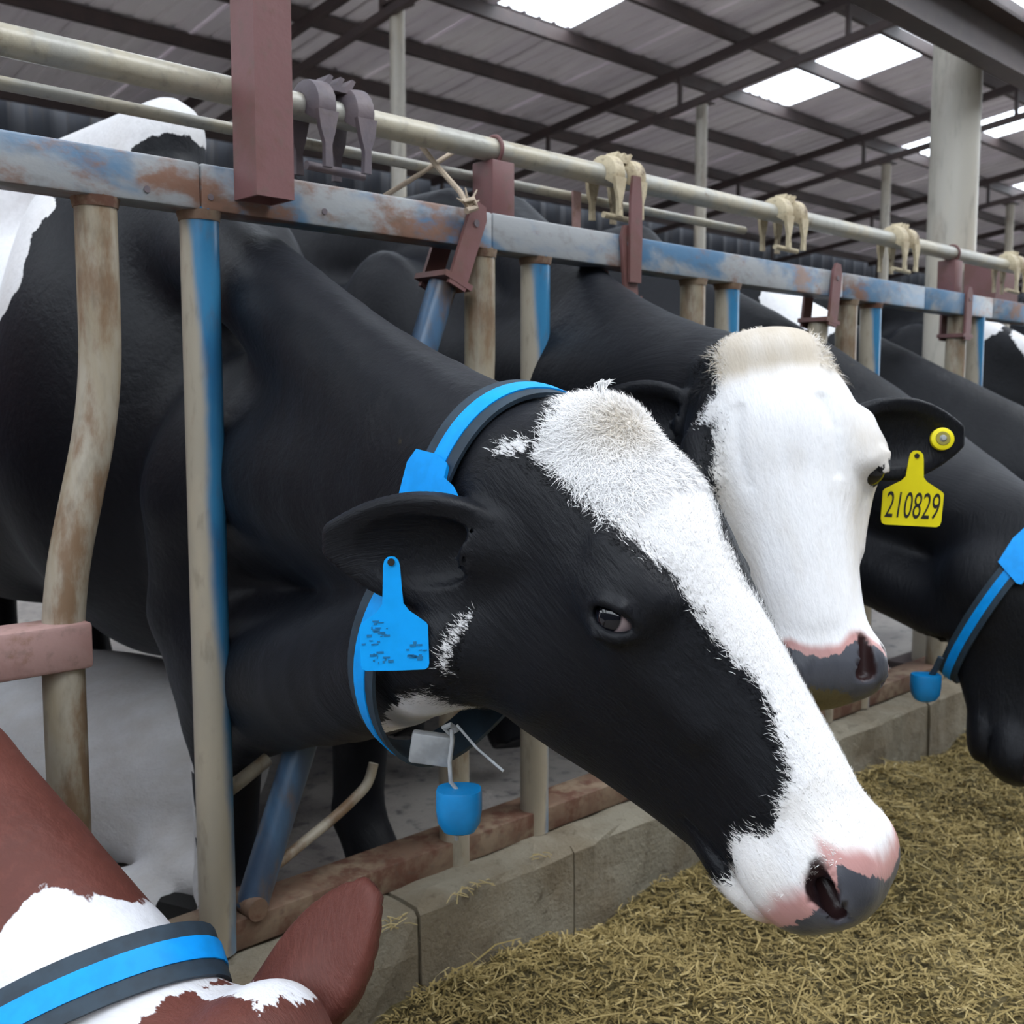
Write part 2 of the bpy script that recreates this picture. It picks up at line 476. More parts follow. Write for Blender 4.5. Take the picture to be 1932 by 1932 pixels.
for i, x in enumerate(BENT):
    o = p_bent if i == 0 else p_bent.copy()
    if i: COL.objects.link(o)
    o.location = (x, 0, zbot); set_parent(o, fence)
# weld collars where the pipes meet the rail
for x in STRAIGHT[:4] + BENT[:4]:
    MB().tube([(x, 0, RAIL_LO - .012), (x, 0, RAIL_LO + .001)], [.028, .031], 20).build('weld_bead', M['rust_beam'], fence)
# pink square tube on the left bent upright
xb0 = BENT[0] - .064
MB().box((.425, -.032, .765), (xb0 + .028, .030, .826), .006).build('neck_bar', M['pink_oxide'], fence, auto=30)
# bolt holes on the rail face
for px, py in ((277, 357), (612, 399), (397, 372), (885, 437)):
    p = on_y(px, py, -.027)
    MB().tube([(p.x, -.0285, p.z), (p.x, -.020, p.z)], .0045, 12).build('bolt', M['cast_grey'], fence)

# hanging square post in front of the rail
x0 = on_y(497, 200, -.06).x
post = empty('hanging_post', (x0, -.058, RAIL_LO + .01))
tag(post, 'thick red oxide square tube hanging in front of the top rail', 'post')
zl = on_y(480, 366, -.088).z
hw, wt = .0295, .004
mb = MB()
for (ax, ay, bx_, by_) in ((-hw, -hw, hw, -hw + wt), (-hw, hw - wt, hw, hw), (-hw, -hw + wt, -hw + wt, hw - wt), (hw - wt, -hw + wt, hw, hw - wt)):
    mb.box((x0 + ax, -.0575 + ay, zl), (x0 + bx_, -.0575 + by_, 2.24))
mb.build('square_tube', M['red_oxide'], post, smooth=False)
MB().box((x0 - .05, -.10, 2.24), (x0 + .05, .22, 2.252)).build('top_plate', M['red_oxide'], post, smooth=False)

# locking pipe above the rail
ZP = on_y(862, 268, .0).z
lock = empty('locking_pipe', (1.4, 0, ZP))
tag(lock, 'long pale locking pipe running above the top rail', 'pipe')
MB().tube([(-1.2, 0, ZP), (14, 0, ZP)], .0195, 20).build('pipe', M['lock_pipe'], lock)
MB().tube([(-1.2, .055, ZP - .036), (2.15, .055, ZP - .036)], .009, 14).build('thin_rod', M['lock_pipe'], lock)
clamp_px = [(625, 200), (1163, 325), (1478, 405), (1695, 462), (1905, 515)]
clx = [on_y(a, b).x for a, b in clamp_px]
for k in range(1, 7): clx.append(clx[-1] + .64)
def clamp_meshes(mat):
    parts = []
    for s in (-1, 1):
        mb = MB()
        # saddle over the pipe: a flared half sleeve
        n, prof = 12, [(-.020, .024), (-.012, .036), (.012, .038), (.020, .026)]
        vs_, fs_ = [], []
        for (dx, rr) in prof:
            for k in range(n + 1):
                th = math.radians(-35 + 215 * k / n)
                vs_.append((s * .031 + dx * 1.05, -math.cos(th) * rr, math.sin(th) * rr))
        for (dx, rr) in prof[::-1]:
            for k in range(n + 1):
                th = math.radians(-35 + 215 * k / n)
                vs_.append((s * .031 + dx * 1.05, -math.cos(th) * (rr - .006), math.sin(th) * (rr - .006)))
        m = n + 1; L = 8
        for j in range(L):
            for k in range(n):
                a = j * m + k; b = ((j + 1) % L) * m + k
                fs_.append((a, a + 1, b + 1, b))
        fs_.append(tuple(j * m for j in range(L))[::-1]); fs_.append(tuple(j * m + n for j in range(L)))
        mb.add(vs_, fs_)
        parts.append(('saddle', mb))
        mb = MB()
        leg = [(-.016, -.008), (.016, -.008), (.010, -.034), (.0045, -.052), (.006, -.080), (-.006, -.080), (-.006, -.050), (-.013, -.030)]
        if s > 0: leg = [(-x, z) for x, z in leg][::-1]
        mb.prism([(x + s * .031, z) for x, z in leg], ((0, -.035, 0), (1, 0, 0), (0, 0, 1), (0, -1, 0)), .008)
        parts.append(('finger', mb))
        mb = MB().prism([(x + s * .031, z) for x, z in leg], ((0, .034, 0), (1, 0, 0), (0, 0, 1), (0, -1, 0)), .008)
        parts.append(('rear_finger', mb))
    mb = MB()
    for s in (-1, 0, 1):
        mb.prism([(s * .018 - .008, .030), (s * .018 + .004, .030), (s * .018 + .012, .044), (s * .018 + .006, .046)], ((0, 0, 0), (1, 0, 0), (0, 0, 1), (0, -1, 0)), .03)
    mb.box((-.03, -.016, .026), (.03, .016, .033))
    parts.append(('ratchet_teeth', mb))
    parts.append(('cross_pin', MB().tube([(-.048, -.010, -.076), (.045, -.010, -.078)], .006, 10)))
    return parts
for idx, x in enumerate(clx):
    big = 1.12 if idx == 0 else 1.0
    mt = M['cast_grey'] if idx == 0 else M['cast_cream']
    body = MB(); subs = []
    for nm, mb in clamp_meshes(None):
        mb.v = [(p[0] * big + x, p[1] * big, p[2] * big + ZP) for p in mb.v]
        if nm in ('saddle', 'ratchet_teeth'): body.add(mb.v, mb.f)
        else: subs.append((nm, mb))
    cl_ = body.build('clamp', mt, lock, auto=40, origin=(x, 0, ZP))
    if idx < 2: cl_['label'] = ['dark grey cast iron clamp', 'cream cast iron clamp'][idx]
    for nm, mb in subs:
        q = mb.build(nm, mt, None, auto=40, origin=(x, 0, ZP))
        q.parent = cl_; q.matrix_parent_inverse = Matrix.Identity(4); q.location = (0, 0, 0)

# short red bracket posts that carry the locking pipe
for i, (px, py) in enumerate(((928, 340), (1790, 510))):
    x = on_y(px, py, .01).x
    br = MB().box((x - .026, -.020, RAIL_HI), (x + .026, .032, ZP - .020), .002).build('pipe_bracket', M['red_oxide'], fence, auto=30)
    ring = [(x - .006, .023 * math.cos(t_), ZP + .023 * math.sin(t_)) for t_ in [2 * math.pi * k / 20 for k in range(20)]]
    c_ = MB().tube(ring, .0035, 8, closed=True).build('clip', M['red_oxide'], None)
    c_.parent = br; c_.matrix_parent_inverse = Matrix.Translation(fence.location).inverted() @ Matrix.Translation(fence.location)

# swinging stanchions
def stanchion(name_label, top_px, bot, tilt_top, group, zb_, blue=True, px_strap=None, mat=None, full=True):
    """top: x at the rail; bot: x at the kerb"""
    xt, xb_ = top_px, bot
    st = empty('swing_stanchion', (xb_, 0.005, zb_))
    tag(st, name_label, 'stanchion', group)
    a = Vector((xt, 0.004, RAIL_LO - .055)); b = Vector((xb_, 0.004, zb_))
    d = (a - b).normalized()
    MB().tube([b, a], .0245, 24).build('tube', mat or M['steel_blue'], st, origin=b)
    # fork that straddles the rail: two flat straps and a bottom plate
    side = Vector((0, 0, 1)) if False else d
    ex = Vector((d.z, 0, -d.x))
    for s, nm in ((-1, 'front_strap'), (1, 'rear_strap')):
        o = a + Vector((0, s * .036, 0))
        top = .135 if s < 0 else .10
        poly = [(-.019, -.016), (.019, -.016), (.0195, top - .02), (.010, top), (-.010, top), (-.0195, top - .02)]
        MB().prism(poly, (o, ex, d, Vector((0, 1, 0))), .007).build(nm, M['red_oxide'], st, auto=30)
    MB().bar(a + Vector((0, -.040, 0)) - d * .004, a + Vector((0, .040, 0)) - d * .004, .062, .010, up=d).build('bottom_plate', M['red_oxide'], st, smooth=False)
    o = a + Vector((0, -.041, 0)) + d * .10
    MB().tube([o, o + Vector((0, .006, 0))], .006, 12).build('bolt', M['cast_grey'], st)
    return st
x_b = on_y(474, 1735, .004).x
sA = stanchion('tilted blue swing bar under the rail with twine tied on its red fork', on_y(838, 535, .004).x, x_b, 0, 'swinging headlock bars', KERB_Z + .05)
# return rods at the foot of the open stanchion
p = [on_y(a, b, .004) for a, b in ((497, 1652), (560, 1600), (640, 1535), (695, 1480), (705, 1440))]
MB().tube(arc_path(p, 4, .03), .0085, 12).build('return_rod', M['pipe_cream'], sA)
p = [on_y(a, b, .045) for a, b in ((385, 1525), (440, 1484), (505, 1432))]
MB().tube(arc_path(p, 4, .03), .011, 12).build('guide_rod', M['pipe_cream'], sA)
MB().tube([on_y(468, 1705, .004) + Vector((0, -.030, 0)), on_y(468, 1705, .004) + Vector((0, .030, 0))], .017, 16).build('pivot_pin', M['rust_beam'], sA)
xB = on_y(1163, 540, .004).x
sB = stanchion('upright locked blue swing bar under the long red strap', xB, xB + .10, 0, 'swinging headlock bars', KERB_Z + .05)
# long strap from the clamp down to the rail
x1 = on_y(1192, 440, -.032).x
MB().prism([(-.0165, -.085), (.0165, -.085), (.019, .0), (.0175, .07), (.012, .115), (-.010, .115), (-.0155, .07), (-.0165, .0)], ((x1, -.040, RAIL_HI - .005), (1, 0, 0), (0, 0, 1), (0, 1, 0)), .006).build('latch_strap', M['red_oxide'], sB, auto=30)
MB().prism([(-.008, -.06), (.008, -.06), (.010, .06), (-.012, .06)], ((x1 - .085, .034, RAIL_HI + .02), (1, 0, 0), (0, 0, 1), (0, 1, 0)), .005).build('rear_latch', M['pink_oxide'], sB, auto=30)
xC = on_y(1545, 600, .004).x
sC = stanchion('tilted grey swing bar behind the white-faced cow', xC, xC - .14, 0, 'swinging headlock bars', KERB_Z + .05, mat=M['pipe_cream'])
for k, lab in ((1, 'grey swing bar just left of the thick column'), (2, 'grey swing bar just right of the thick column'), (3, 'grey swing bar farthest along the fence in view')):
    x = xC + .10 + .66 * k
    stanchion(lab, x, x - .03, 0, 'swinging headlock bars', KERB_Z + .05, mat=M['pipe_cream'])

# twine knotted to the open fork and hanging from the pipe
tw = empty('baling_twine', on_y(885, 392, -.04))
tag(tw, 'pale frayed twine crossed and knotted above the tilted bar', 'twine')
q = lambda a, b, y=.02: on_y(a, b, y)
MB().tube([q(722, 372, .06), q(790, 330, .05), q(858, 285, .04), q(905, 262, .03)], .0042, 8).build('strand', M['twine'], tw)
MB().tube([q(795, 275, .03), q(820, 308, .02), q(868, 362, -.02), q(884, 392, -.045)], .0048, 8).build('strand', M['twine'], tw)
MB().tube([q(884, 392, -.045), q(874, 380, -.05), q(892, 376, -.05), q(898, 392, -.05), q(880, 398, -.05)], .0055, 8).build('knot', M['twine'], tw)
for dx, dy in ((-22, -14), (-6, -34), (16, -30), (20, -10)):
    MB().tube([q(884, 388, -.047), q(884 + dx * .6, 388 + dy * .6, -.05), q(884 + dx, 388 + dy, -.048)], [.003, .002, .001], 6).build('loose_end', M['twine'], tw)
# ------------------------------------------------------------------ animals: signed distance modelling, one continuous skin each
def V(*a): return np.array(a, dtype=np.float64)
def npv(v): return np.array([v.x, v.y, v.z])
def smin(a, b, k):
    h = np.clip(0.5 + 0.5 * (b - a) / k, 0, 1)
    return b * (1 - h) + a * h - k * h * (1 - h)
def smax(a, b, k): return -smin(-a, -b, k)
def rcone(P, a, b, r1, r2):
    a, b = np.asarray(a, float), np.asarray(b, float)
    ab = b - a
    t = np.clip(((P - a) @ ab) / (ab @ ab), 0, 1)
    return np.linalg.norm(P - a - t[:, None] * ab, axis=1) - (r1 + (r2 - r1) * t)
def ell(P, c, r, R=None):
    q = P - np.asarray(c, float)
    if R is not None: q = q @ np.asarray(R, float).T
    r = np.asarray(r, float)
    k0 = np.linalg.norm(q / r, axis=1); k1 = np.linalg.norm(q / (r * r), axis=1) + 1e-9
    return k0 * (k0 - 1) / k1
def chain(P, pts, rs, k=0.02):
    d = None
    for i in range(len(pts) - 1):
        e = rcone(P, pts[i], pts[i + 1], rs[i], rs[i + 1])
        d = e if d is None else smin(d, e, k)
    return d
def spline(xs, ys):
    """smooth 1-D profile (Catmull-Rom on a fine table)"""
    xs, ys = np.array(xs, float), np.array(ys, float)
    m = np.gradient(ys, xs)
    tx = np.linspace(xs[0], xs[-1], 400)
    i = np.clip(np.searchsorted(xs, tx) - 1, 0, len(xs) - 2)
    h = xs[i + 1] - xs[i]; t = (tx - xs[i]) / h
    ty = (2 * t**3 - 3 * t**2 + 1) * ys[i] + (t**3 - 2 * t**2 + t) * h * m[i] + (-2 * t**3 + 3 * t**2) * ys[i + 1] + (t**3 - t**2) * h * m[i + 1]
    return lambda u: np.interp(u, tx, ty)

def axis_grid(lo, hi, flo, fhi, hf, hc):
    out = list(np.arange(flo, fhi + hf * .5, hf))
    h, x = hf, flo
    while x > lo:
        h = min(hc, h * 1.18); x -= h; out.insert(0, x)
    h, x = hf, out[-1]
    while x < hi:
        h = min(hc, h * 1.18); x += h; out.append(x)
    return np.array(out)

def surface_nets(f, xs, ys, zs, step=5):
    nx, ny, nz = len(xs), len(ys), len(zs)
    ci, cj, ck = [np.unique(np.append(np.arange(0, n, step), n - 1)) for n in (nx, ny, nz)]
    gx, gy, gz = np.meshgrid(xs[ci], ys[cj], zs[ck], indexing='ij')
    dc = f(np.stack([gx.ravel(), gy.ravel(), gz.ravel()], 1)).reshape(gx.shape)
    vol = np.empty((nx, ny, nz), np.float32)
    need = np.zeros((nx, ny, nz), bool)
    mn = dc.copy(); mx = dc.copy()
    for q in range(3):
        n_ = mn.shape[q]
        lo_s = [slice(None)] * 3; hi_s = [slice(None)] * 3
        lo_s[q] = slice(0, n_ - 1); hi_s[q] = slice(1, n_)
        mn = np.minimum(mn[tuple(lo_s)], mn[tuple(hi_s)]); mx = np.maximum(mx[tuple(lo_s)], mx[tuple(hi_s)])
    wx, wy, wz = np.diff(xs[ci]), np.diff(ys[cj]), np.diff(zs[ck])
    diag = np.sqrt(wx[:, None, None] ** 2 + wy[None, :, None] ** 2 + wz[None, None, :] ** 2) * .62
    act = (mn < diag) & (mx > -diag)
    bi = [np.clip(np.searchsorted(c_, np.arange(n_), side='right') - 1, 0, len(c_) - 2) for c_, n_ in ((ci, nx), (cj, ny), (ck, nz))]
    vol[:] = mn[np.ix_(*bi)]
    for aa, bb, cc in np.argwhere(act):
        need[ci[aa]:ci[aa + 1] + 1, cj[bb]:cj[bb + 1] + 1, ck[cc]:ck[cc + 1] + 1] = True
    idx = np.argwhere(need)
    P = np.stack([xs[idx[:, 0]], ys[idx[:, 1]], zs[idx[:, 2]]], 1)
    vals = np.concatenate([f(p) for p in np.array_split(P, max(1, len(P) // 200000))])
    vol[idx[:, 0], idx[:, 1], idx[:, 2]] = vals
    neg = vol < 0
    cnt = np.zeros((nx - 1, ny - 1, nz - 1), np.int8)
    for dx in (0, 1):
        for dy in (0, 1):
            for dz in (0, 1): cnt += neg[dx:nx - 1 + dx, dy:ny - 1 + dy, dz:nz - 1 + dz]
    cells = np.argwhere((cnt > 0) & (cnt < 8))
    ids = np.full(cnt.shape, -1, np.int32)
    ids[cells[:, 0], cells[:, 1], cells[:, 2]] = np.arange(len(cells))
    acc = np.zeros((len(cells), 3)); num = np.zeros(len(cells))
    ax = (xs, ys, zs)
    corners = [(a, b, c) for a in (0, 1) for b in (0, 1) for c in (0, 1)]
    for c0 in corners:
        for d in range(3):
            if c0[d]: continue
            c1 = list(c0); c1[d] = 1
            i0 = [cells[:, q] + c0[q] for q in range(3)]; i1 = [cells[:, q] + c1[q] for q in range(3)]
            v0 = vol[i0[0], i0[1], i0[2]]; v1 = vol[i1[0], i1[1], i1[2]]
            m = (v0 < 0) != (v1 < 0)
            t = np.where(m, v0 / np.where(m, v0 - v1, 1), 0)
            for q in range(3):
                acc[:, q] += np.where(m, ax[q][i0[q]] * (1 - t) + ax[q][i1[q]] * t, 0)
            num += m
    verts = acc / num[:, None]
    # two Newton steps pull the vertices onto the surface
    for _ in range(2):
        e = 0.0012
        d0 = f(verts)
        g = np.stack([f(verts + V(e, 0, 0)) - d0, f(verts + V(0, e, 0)) - d0, f(verts + V(0, 0, e)) - d0], 1) / e
        gl = np.maximum((g * g).sum(1), 0.2)
        st = np.clip(d0 / gl, -.015, .015)
        verts = verts - g * st[:, None] * .9
    faces = []
    for d in range(3):
        s0 = [slice(None)] * 3; s1 = [slice(None)] * 3
        s0[d] = slice(0, -1); s1[d] = slice(1, None)
        ch = neg[tuple(s0)] != neg[tuple(s1)]
        e = np.argwhere(ch)
        o1, o2 = [(1, 2), (2, 0), (0, 1)][d]
        ok = (e[:, o1] > 0) & (e[:, o2] > 0) & (e[:, o1] < cnt.shape[o1]) & (e[:, o2] < cnt.shape[o2])
        e = e[ok]
        def cell(a, b):
            q = e.copy(); q[:, o1] -= a; q[:, o2] -= b
            return ids[q[:, 0], q[:, 1], q[:, 2]]
        quad = np.stack([cell(1, 1), cell(0, 1), cell(0, 0), cell(1, 0)], 1)
        inside = neg[e[:, 0], e[:, 1], e[:, 2]]
        quad = np.where(inside[:, None], quad, quad[:, ::-1])
        faces.append(quad)
    F = np.concatenate(faces)
    F = F[(F >= 0).all(1)]
    return verts, F

def skin_object(name, verts, F, mat, attrs, parent=None):
    me = bpy.data.meshes.new(name)
    me.vertices.add(len(verts)); me.vertices.foreach_set('co', verts.astype(np.float32).ravel())
    me.loops.add(F.size); me.loops.foreach_set('vertex_index', F.astype(np.int32).ravel())
    me.polygons.add(len(F)); me.polygons.foreach_set('loop_start', np.arange(0, F.size, 4, dtype=np.int32))
    me.polygons.foreach_set('use_smooth', np.ones(len(F), bool))
    me.update(calc_edges=True)
    for k, a in attrs.items():
        if a.ndim == 2:
            at = me.attributes.new(k, 'FLOAT_VECTOR', 'POINT'); at.data.foreach_set('vector', a.astype(np.float32).ravel())
        else:
            at = me.attributes.new(k, 'FLOAT', 'POINT'); at.data.foreach_set('value', a.astype(np.float32))
    me.materials.append(mat)
    o = bpy.data.objects.new(name, me); COL.objects.link(o)
    if parent is not None: set_parent(o, parent)
    return o

# ---- head profile curves: u runs from the poll (0) to the muzzle (.56), w is up out of the forehead, v to the animal's left
U_ = [-.07, -.03, 0, .05, .11, .17, .23, .30, .37, .43, .48, .52, .555]
h_top = spline(U_, [-.055, .002, .026, .042, .046, .036, .018, .002, -.013, -.026, -.038, -.050, -.075])
h_bot = spline(U_, [-.160, -.205, -.238, -.280, -.306, -.308, -.290, -.262, -.235, -.214, -.200, -.190, -.176])
h_wid = spline(U_, [.064, .076, .086, .104, .118, .121, .108, .085, .072, .068, .070, .071, .060])
h_jaw = spline(U_, [.80, .80, .80, .80, .78, .74, .66, .58, .56, .62, .70, .75, .75])

_ea = math.radians(26)
EYER = np.array([[math.cos(_ea), 0, math.sin(_ea)], [0, 1, 0], [-math.sin(_ea), 0, math.cos(_ea)]])
def nostril(S, o={}):
    nd = smin(rcone(S, (.530, .060, -.092), (.510, .075, -.086), .0125, .0125), rcone(S, (.512, .074, -.087), (.484, .080, -.068), .0115, .005), .006)
    nd = smin(nd, rcone(S, (.530, .058, -.092), (.495, .046, -.090), .013, .010), .006)
    if o.get('eye_front'): nd = smin(nd, rcone(S, (.480, .050, -.046), (.530, .044, -.056), .006, .012), .006)
    return nd
def head_sdf(Q, o):
    """Q: points in the head frame"""
    u, v, w = Q[:, 0], Q[:, 1], Q[:, 2]
    av = np.abs(v)
    S = np.stack([u, av, w], 1)
    uc = np.clip(u, -.07, .555)
    top, bot, W = h_top(uc), h_bot(uc), h_wid(uc)
    c = (top + bot) / 2; H = (top - bot) / 2
    q = (w - c) / H
    jw = h_jaw(uc)
    fac = jw + (1 - jw) * np.clip((q + .9) / 1.25, 0, 1) ** 1.0
    n = 2.7
    rr = ((av / (W * fac)) ** n + np.abs(q) ** n) ** (1 / n)
    d = (rr - 1) * np.minimum(W * fac, H) * .92
    d = smax(d, u - .535, .05); d = smax(d, -u - .055, .05)
    # poll knob
    d = smin(d, ell(S, (.005, 0, -.008), (.046, .066, .050)), .035)
    # cheek muscle
    d = smin(d, ell(S, (.130, .062, -.190), (.085, .046, .090)), .03)
    # brow and orbit
    d = smin(d, ell(S, (.180, .104, -.050), (.046, .030, .034)), .028)
    d = smin(d, rcone(S, (.135, .100, -.022), (.205, .097, -.020), .018, .014), .022)
    # ridge down to the nose, cheek bone
    d = smin(d, rcone(S, (.225, .086, -.085), (.32, .064, -.090), .020, .014), .03)
    d = smin(d, rcone(S, (.24, .0, -.028), (.44, .0, -.056), .022, .020), .03)
    # muzzle: broad upper lip, nose wings, chin
    d = smin(d, ell(S, (.500, .0, -.106), (.066, .074, .066)), .025)
    d = smin(d, ell(S, (.512, .042, -.092), (.042, .036, .044)), .02)
    d = smin(d, ell(S, (.486, .040, -.136), (.054, .036, .034)), .02)
    d = smin(d, ell(S, (.462, .0, -.188), (.062, .046, .026)), .015)
    # furrows between eye and poll, hollow in front of the eye
    # mouth slit
    d = smax(d, -rcone(S * V(1, .25, 1), (.385, .013, -.186), (.545, .010, -.166), .0022, .0028), .008)
    # nostrils: comma shaped, opening forwards and outwards
    nd = nostril(S, o)
    d = smax(d, -nd, .006)
    # eyelids: ball of lids with an almond opening
    eye = o.get('eye', (.192, .114, -.060))
    R = EYER
    if o.get('eye_front'):
        for v_, r_ in ((.062, .0042), (.076, .0036)):
            d = smax(d, -chain(S, [(.115, v_ - .012, .038), (.165, v_, .030), (.235, v_ - .006, .008)], [r_ * .4, r_, r_ * .5], .004), .010)
        return smin(d, chain(S, [V(*eye) + V(-.030, .006, .006), V(*eye) + V(-.010, .016, .024), V(*eye) + V(.016, .016, .020)], [.006, .008, .005], .004), .012)
    d = smin(d, np.linalg.norm(S - V(*eye) - V(0, -.004, 0), axis=1) - .0285, .010)
    al = ell(S, V(*eye) + V(.001, .014, .006), (.0225, .038, .0128), R)
    d = smax(d, -al, .004)
    ce, se = R[0][0], R[0][2]
    def ep(a, b, c): return V(*eye) + V(ce * a - se * c, b, se * a + ce * c)
    d = smin(d, chain(S, [ep(-.028, .008, .004), ep(-.010, .022, .019), ep(.012, .020, .020), ep(.030, .006, .008)], [.004, .0052, .0052, .004], .004), .006)
    d = smin(d, chain(S, [ep(-.026, .010, -.010), ep(-.004, .021, -.0175), ep(.018, .017, -.014), ep(.032, .006, -.004)], [.003, .0042, .004, .003], .004), .006)
    return d

def ear_sdf(P, e):
    """e: base, axis, normal (opening), length, width"""
    b, a, n = [np.asarray(x, float) for x in e['frame']]
    a = a / np.linalg.norm(a); n = n - a * (n @ a); n /= np.linalg.norm(n); s = np.cross(n, a)
    L, W = e['L'], e['W']
    q = P - b
    x, y, z = q @ a, q @ s, q @ n
    t = np.clip(x / L, 0, 1)
    prof = W * (np.sin(np.pi * np.clip(t * .80 + .17, 0, 1)) ** .8)
    z = z - .16 * (np.abs(y) / W) ** 2 * W + .10 * L * (t - .3) ** 2        # cupped leaf
    yy = np.abs(y) / np.maximum(prof, .006)
    th = .0085 + .010 * (1 - t)
    dist = np.sqrt(np.maximum(np.abs(y) - prof * .86, 0) ** 2 + np.maximum(np.abs(z) - th * .35, 0) ** 2 + np.maximum(np.abs(x - L / 2) - L / 2 * .93, 0) ** 2) - th * .55
    d = dist * .85
    d = smin(d, rcone(P, b - a * .02, b + a * .05, .034, .022), .025)
    bowl = ell(np.stack([x - L * .40, y, z - .012], 1), (0, 0, 0), (L * .40, W * .62, .013))
    return smax(d, -bowl, .006)

def make_cow_sdf(o):
    """o: options in world coordinates"""
    cx, y0, fl = o['cx'], o['y0'], o['floor']
    hs = o.get('head_scale', 1.0)
    HO = np.asarray(o['head_o'], float); HR = np.asarray(o['head_R'], float)   # rows u, v, w
    def to_head(P): return ((P - HO) @ HR.T) / hs
    vsc = o.get('v_scale', 1.0)
    def hw(u, v, w): return HO + hs * (u * HR[0] + v * vsc * HR[1] + w * HR[2])
    yb = o.get('yaw', 0.0); cb, sb = math.cos(yb), math.sin(yb)
    bs = o.get('scale', 1.0)
    def to_body(P):
        q = P - V(cx, y0, fl)
        return np.stack([q[:, 0] * cb + q[:, 1] * sb, -q[:, 0] * sb + q[:, 1] * cb, q[:, 2]], 1) / bs
    def bw(x, y, z):
        return V(cx + bs * (x * cb - y * sb), y0 + bs * (x * sb + y * cb), fl + bs * z)
    # neck control points
    jc, jt, jb = hw(.015, 0, -.130), hw(-.012, 0, -.048), hw(.075, 0, -.205)
    jc, jt, jb = [np.asarray(o.get(k, dflt), float) for k, dflt in (('jc', jc), ('jt', jt), ('jb', jb))]
    nm = o.get('neck_mid', {})
    def bez(a, m, b, n=9):
        return [a * (1 - t) ** 2 + m * 2 * t * (1 - t) + b * t * t for t in np.linspace(0, 1, n)]
    c0, m0, t0 = bw(0, .42, 1.27), bw(0, .36, .98), bw(0, .20, .74)
    if 'throat0' in o: t0 = np.asarray(o['throat0'], float)
    if 'crest0' in o: c0 = np.asarray(o['crest0'], float)
    if 'mid0' in o: m0 = np.asarray(o['mid0'], float)
    mid = lambda a, b, key: np.asarray(nm[key], float) if key in nm else (a + b) / 2
    crest = bez(c0, mid(c0, jt, 'crest'), jt); midl = bez(m0, mid(m0, jc, 'mid'), jc); thr = bez(t0, mid(t0, jb, 'throat'), jb)
    t9 = np.linspace(0, 1, 9)
    rc_ = np.interp(t9, [0, 1], [.085, .050]); rm_ = np.interp(t9, [0, .25, .5, .75, 1], [.18, .15, .132, .108, .084]) * o.get('neck_r', 1.0); rt_ = np.interp(t9, [0, .25, .5, .75, 1], [.13, .10, .085, .07, .06]) * o.get('thr_r', 1.0)
    ears = o['ears']
    legs = o.get('legs', [(.16, .40, 0), (-.16, .40, 0)])
    def f_body(P):
        B = to_body(P); A = np.stack([np.abs(B[:, 0]), B[:, 1], B[:, 2]], 1)
        d = ell(B, (0, 1.15, .84), (.325, .88, .40))
        d = smin(d, ell(B, (0, .46, .84), (.25, .36, .42)), .10)
        d = smin(d, ell(A, (.17, .44, .90), (.10, .18, .34)), .06)
        d = smin(d, rcone(B, (0, .42, 1.33), (0, 1.0, 1.30), .060, .09), .10)
        d = smin(d, rcone(B, (0, 1.0, 1.28), (0, 1.95, 1.33), .10, .10), .12)
        d = smin(d, ell(B, (0, 1.85, 1.02), (.28, .34, .34)), .12)
        d = smin(d, rcone(A, (.24, 1.72, 1.27), (.20, 1.98, 1.2), .05, .05), .08)
        for lx, ly, bend in legs:
            sh, el_, kn, fe, ho = (lx, ly, .72), (lx, ly + .04, .56), (lx, ly - .01, .40), (lx, ly + .01, .13), (lx, ly - .045, .05)
            d = smin(d, chain(B, [sh, el_, kn, fe, ho], [.105, .085, .056, .044, .05], .02), .05)
            d = smin(d, ell(B, (lx, ly - .01, .385), (.055, .058, .065)), .02)
        for s in (-1, 1):
            lx = s * .2
            d = smin(d, chain(B, [(lx, 1.88, .85), (lx, 1.72, .62), (lx, 1.98, .44), (lx, 1.93, .12), (lx, 1.87, .05)], [.16, .11, .06, .045, .05], .03), .06)
        dn = chain(P, midl, rm_, .004)
        dn = smin(dn, chain(P, crest, rc_, .004), .10)
        dn = smin(dn, chain(P, thr, rt_, .004), .08)
        return smin(d, dn, .09)
    def f(P):
        Q0 = to_head(P)
        nb = Q0[:, 0] < o.get('split_u', .26)
        d = np.full(len(P), .5)
        if nb.any(): d[nb] = f_body(P[nb])
        Q = Q0 / V(1, o.get('v_scale', 1.0), 1)
        near = (np.abs(Q[:, 0] - .25) < .5) & (np.abs(Q[:, 1]) < .35) & (np.abs(Q[:, 2] + .1) < .35)
        hd = np.full(len(P), .5)
        if near.any(): hd[near] = head_sdf(Q[near], o) * hs
        d = smin(d, hd, .035)
        if o.get('_noear'): return d
        for e in ears:
            ne = np.linalg.norm(P - np.asarray(e['frame'][0]), axis=1) < .4
            if ne.any():
                x = np.full(len(P), .5); x[ne] = ear_sdf(P[ne], e)
                d = np.where(x < .2, smin(d, x, .012), d)
        for cut in o.get('cuts', []): d = cut(P, d)
        return d
    o['f'], o['to_head'], o['hw'], o['to_body'], o['bw'] = f, to_head, hw, to_body, bw
    o['neck'] = (crest, midl, thr)
    return o

def head_frame(uimg, wimg_roll, ):
    pass
def frame_uvw(u, w):
    u = np.asarray(u, float); u /= np.linalg.norm(u)
    w = np.asarray(w, float); w = w - u * (u @ w); w /= np.linalg.norm(w)
    v = np.cross(w, u)
    return np.stack([u, v, w])

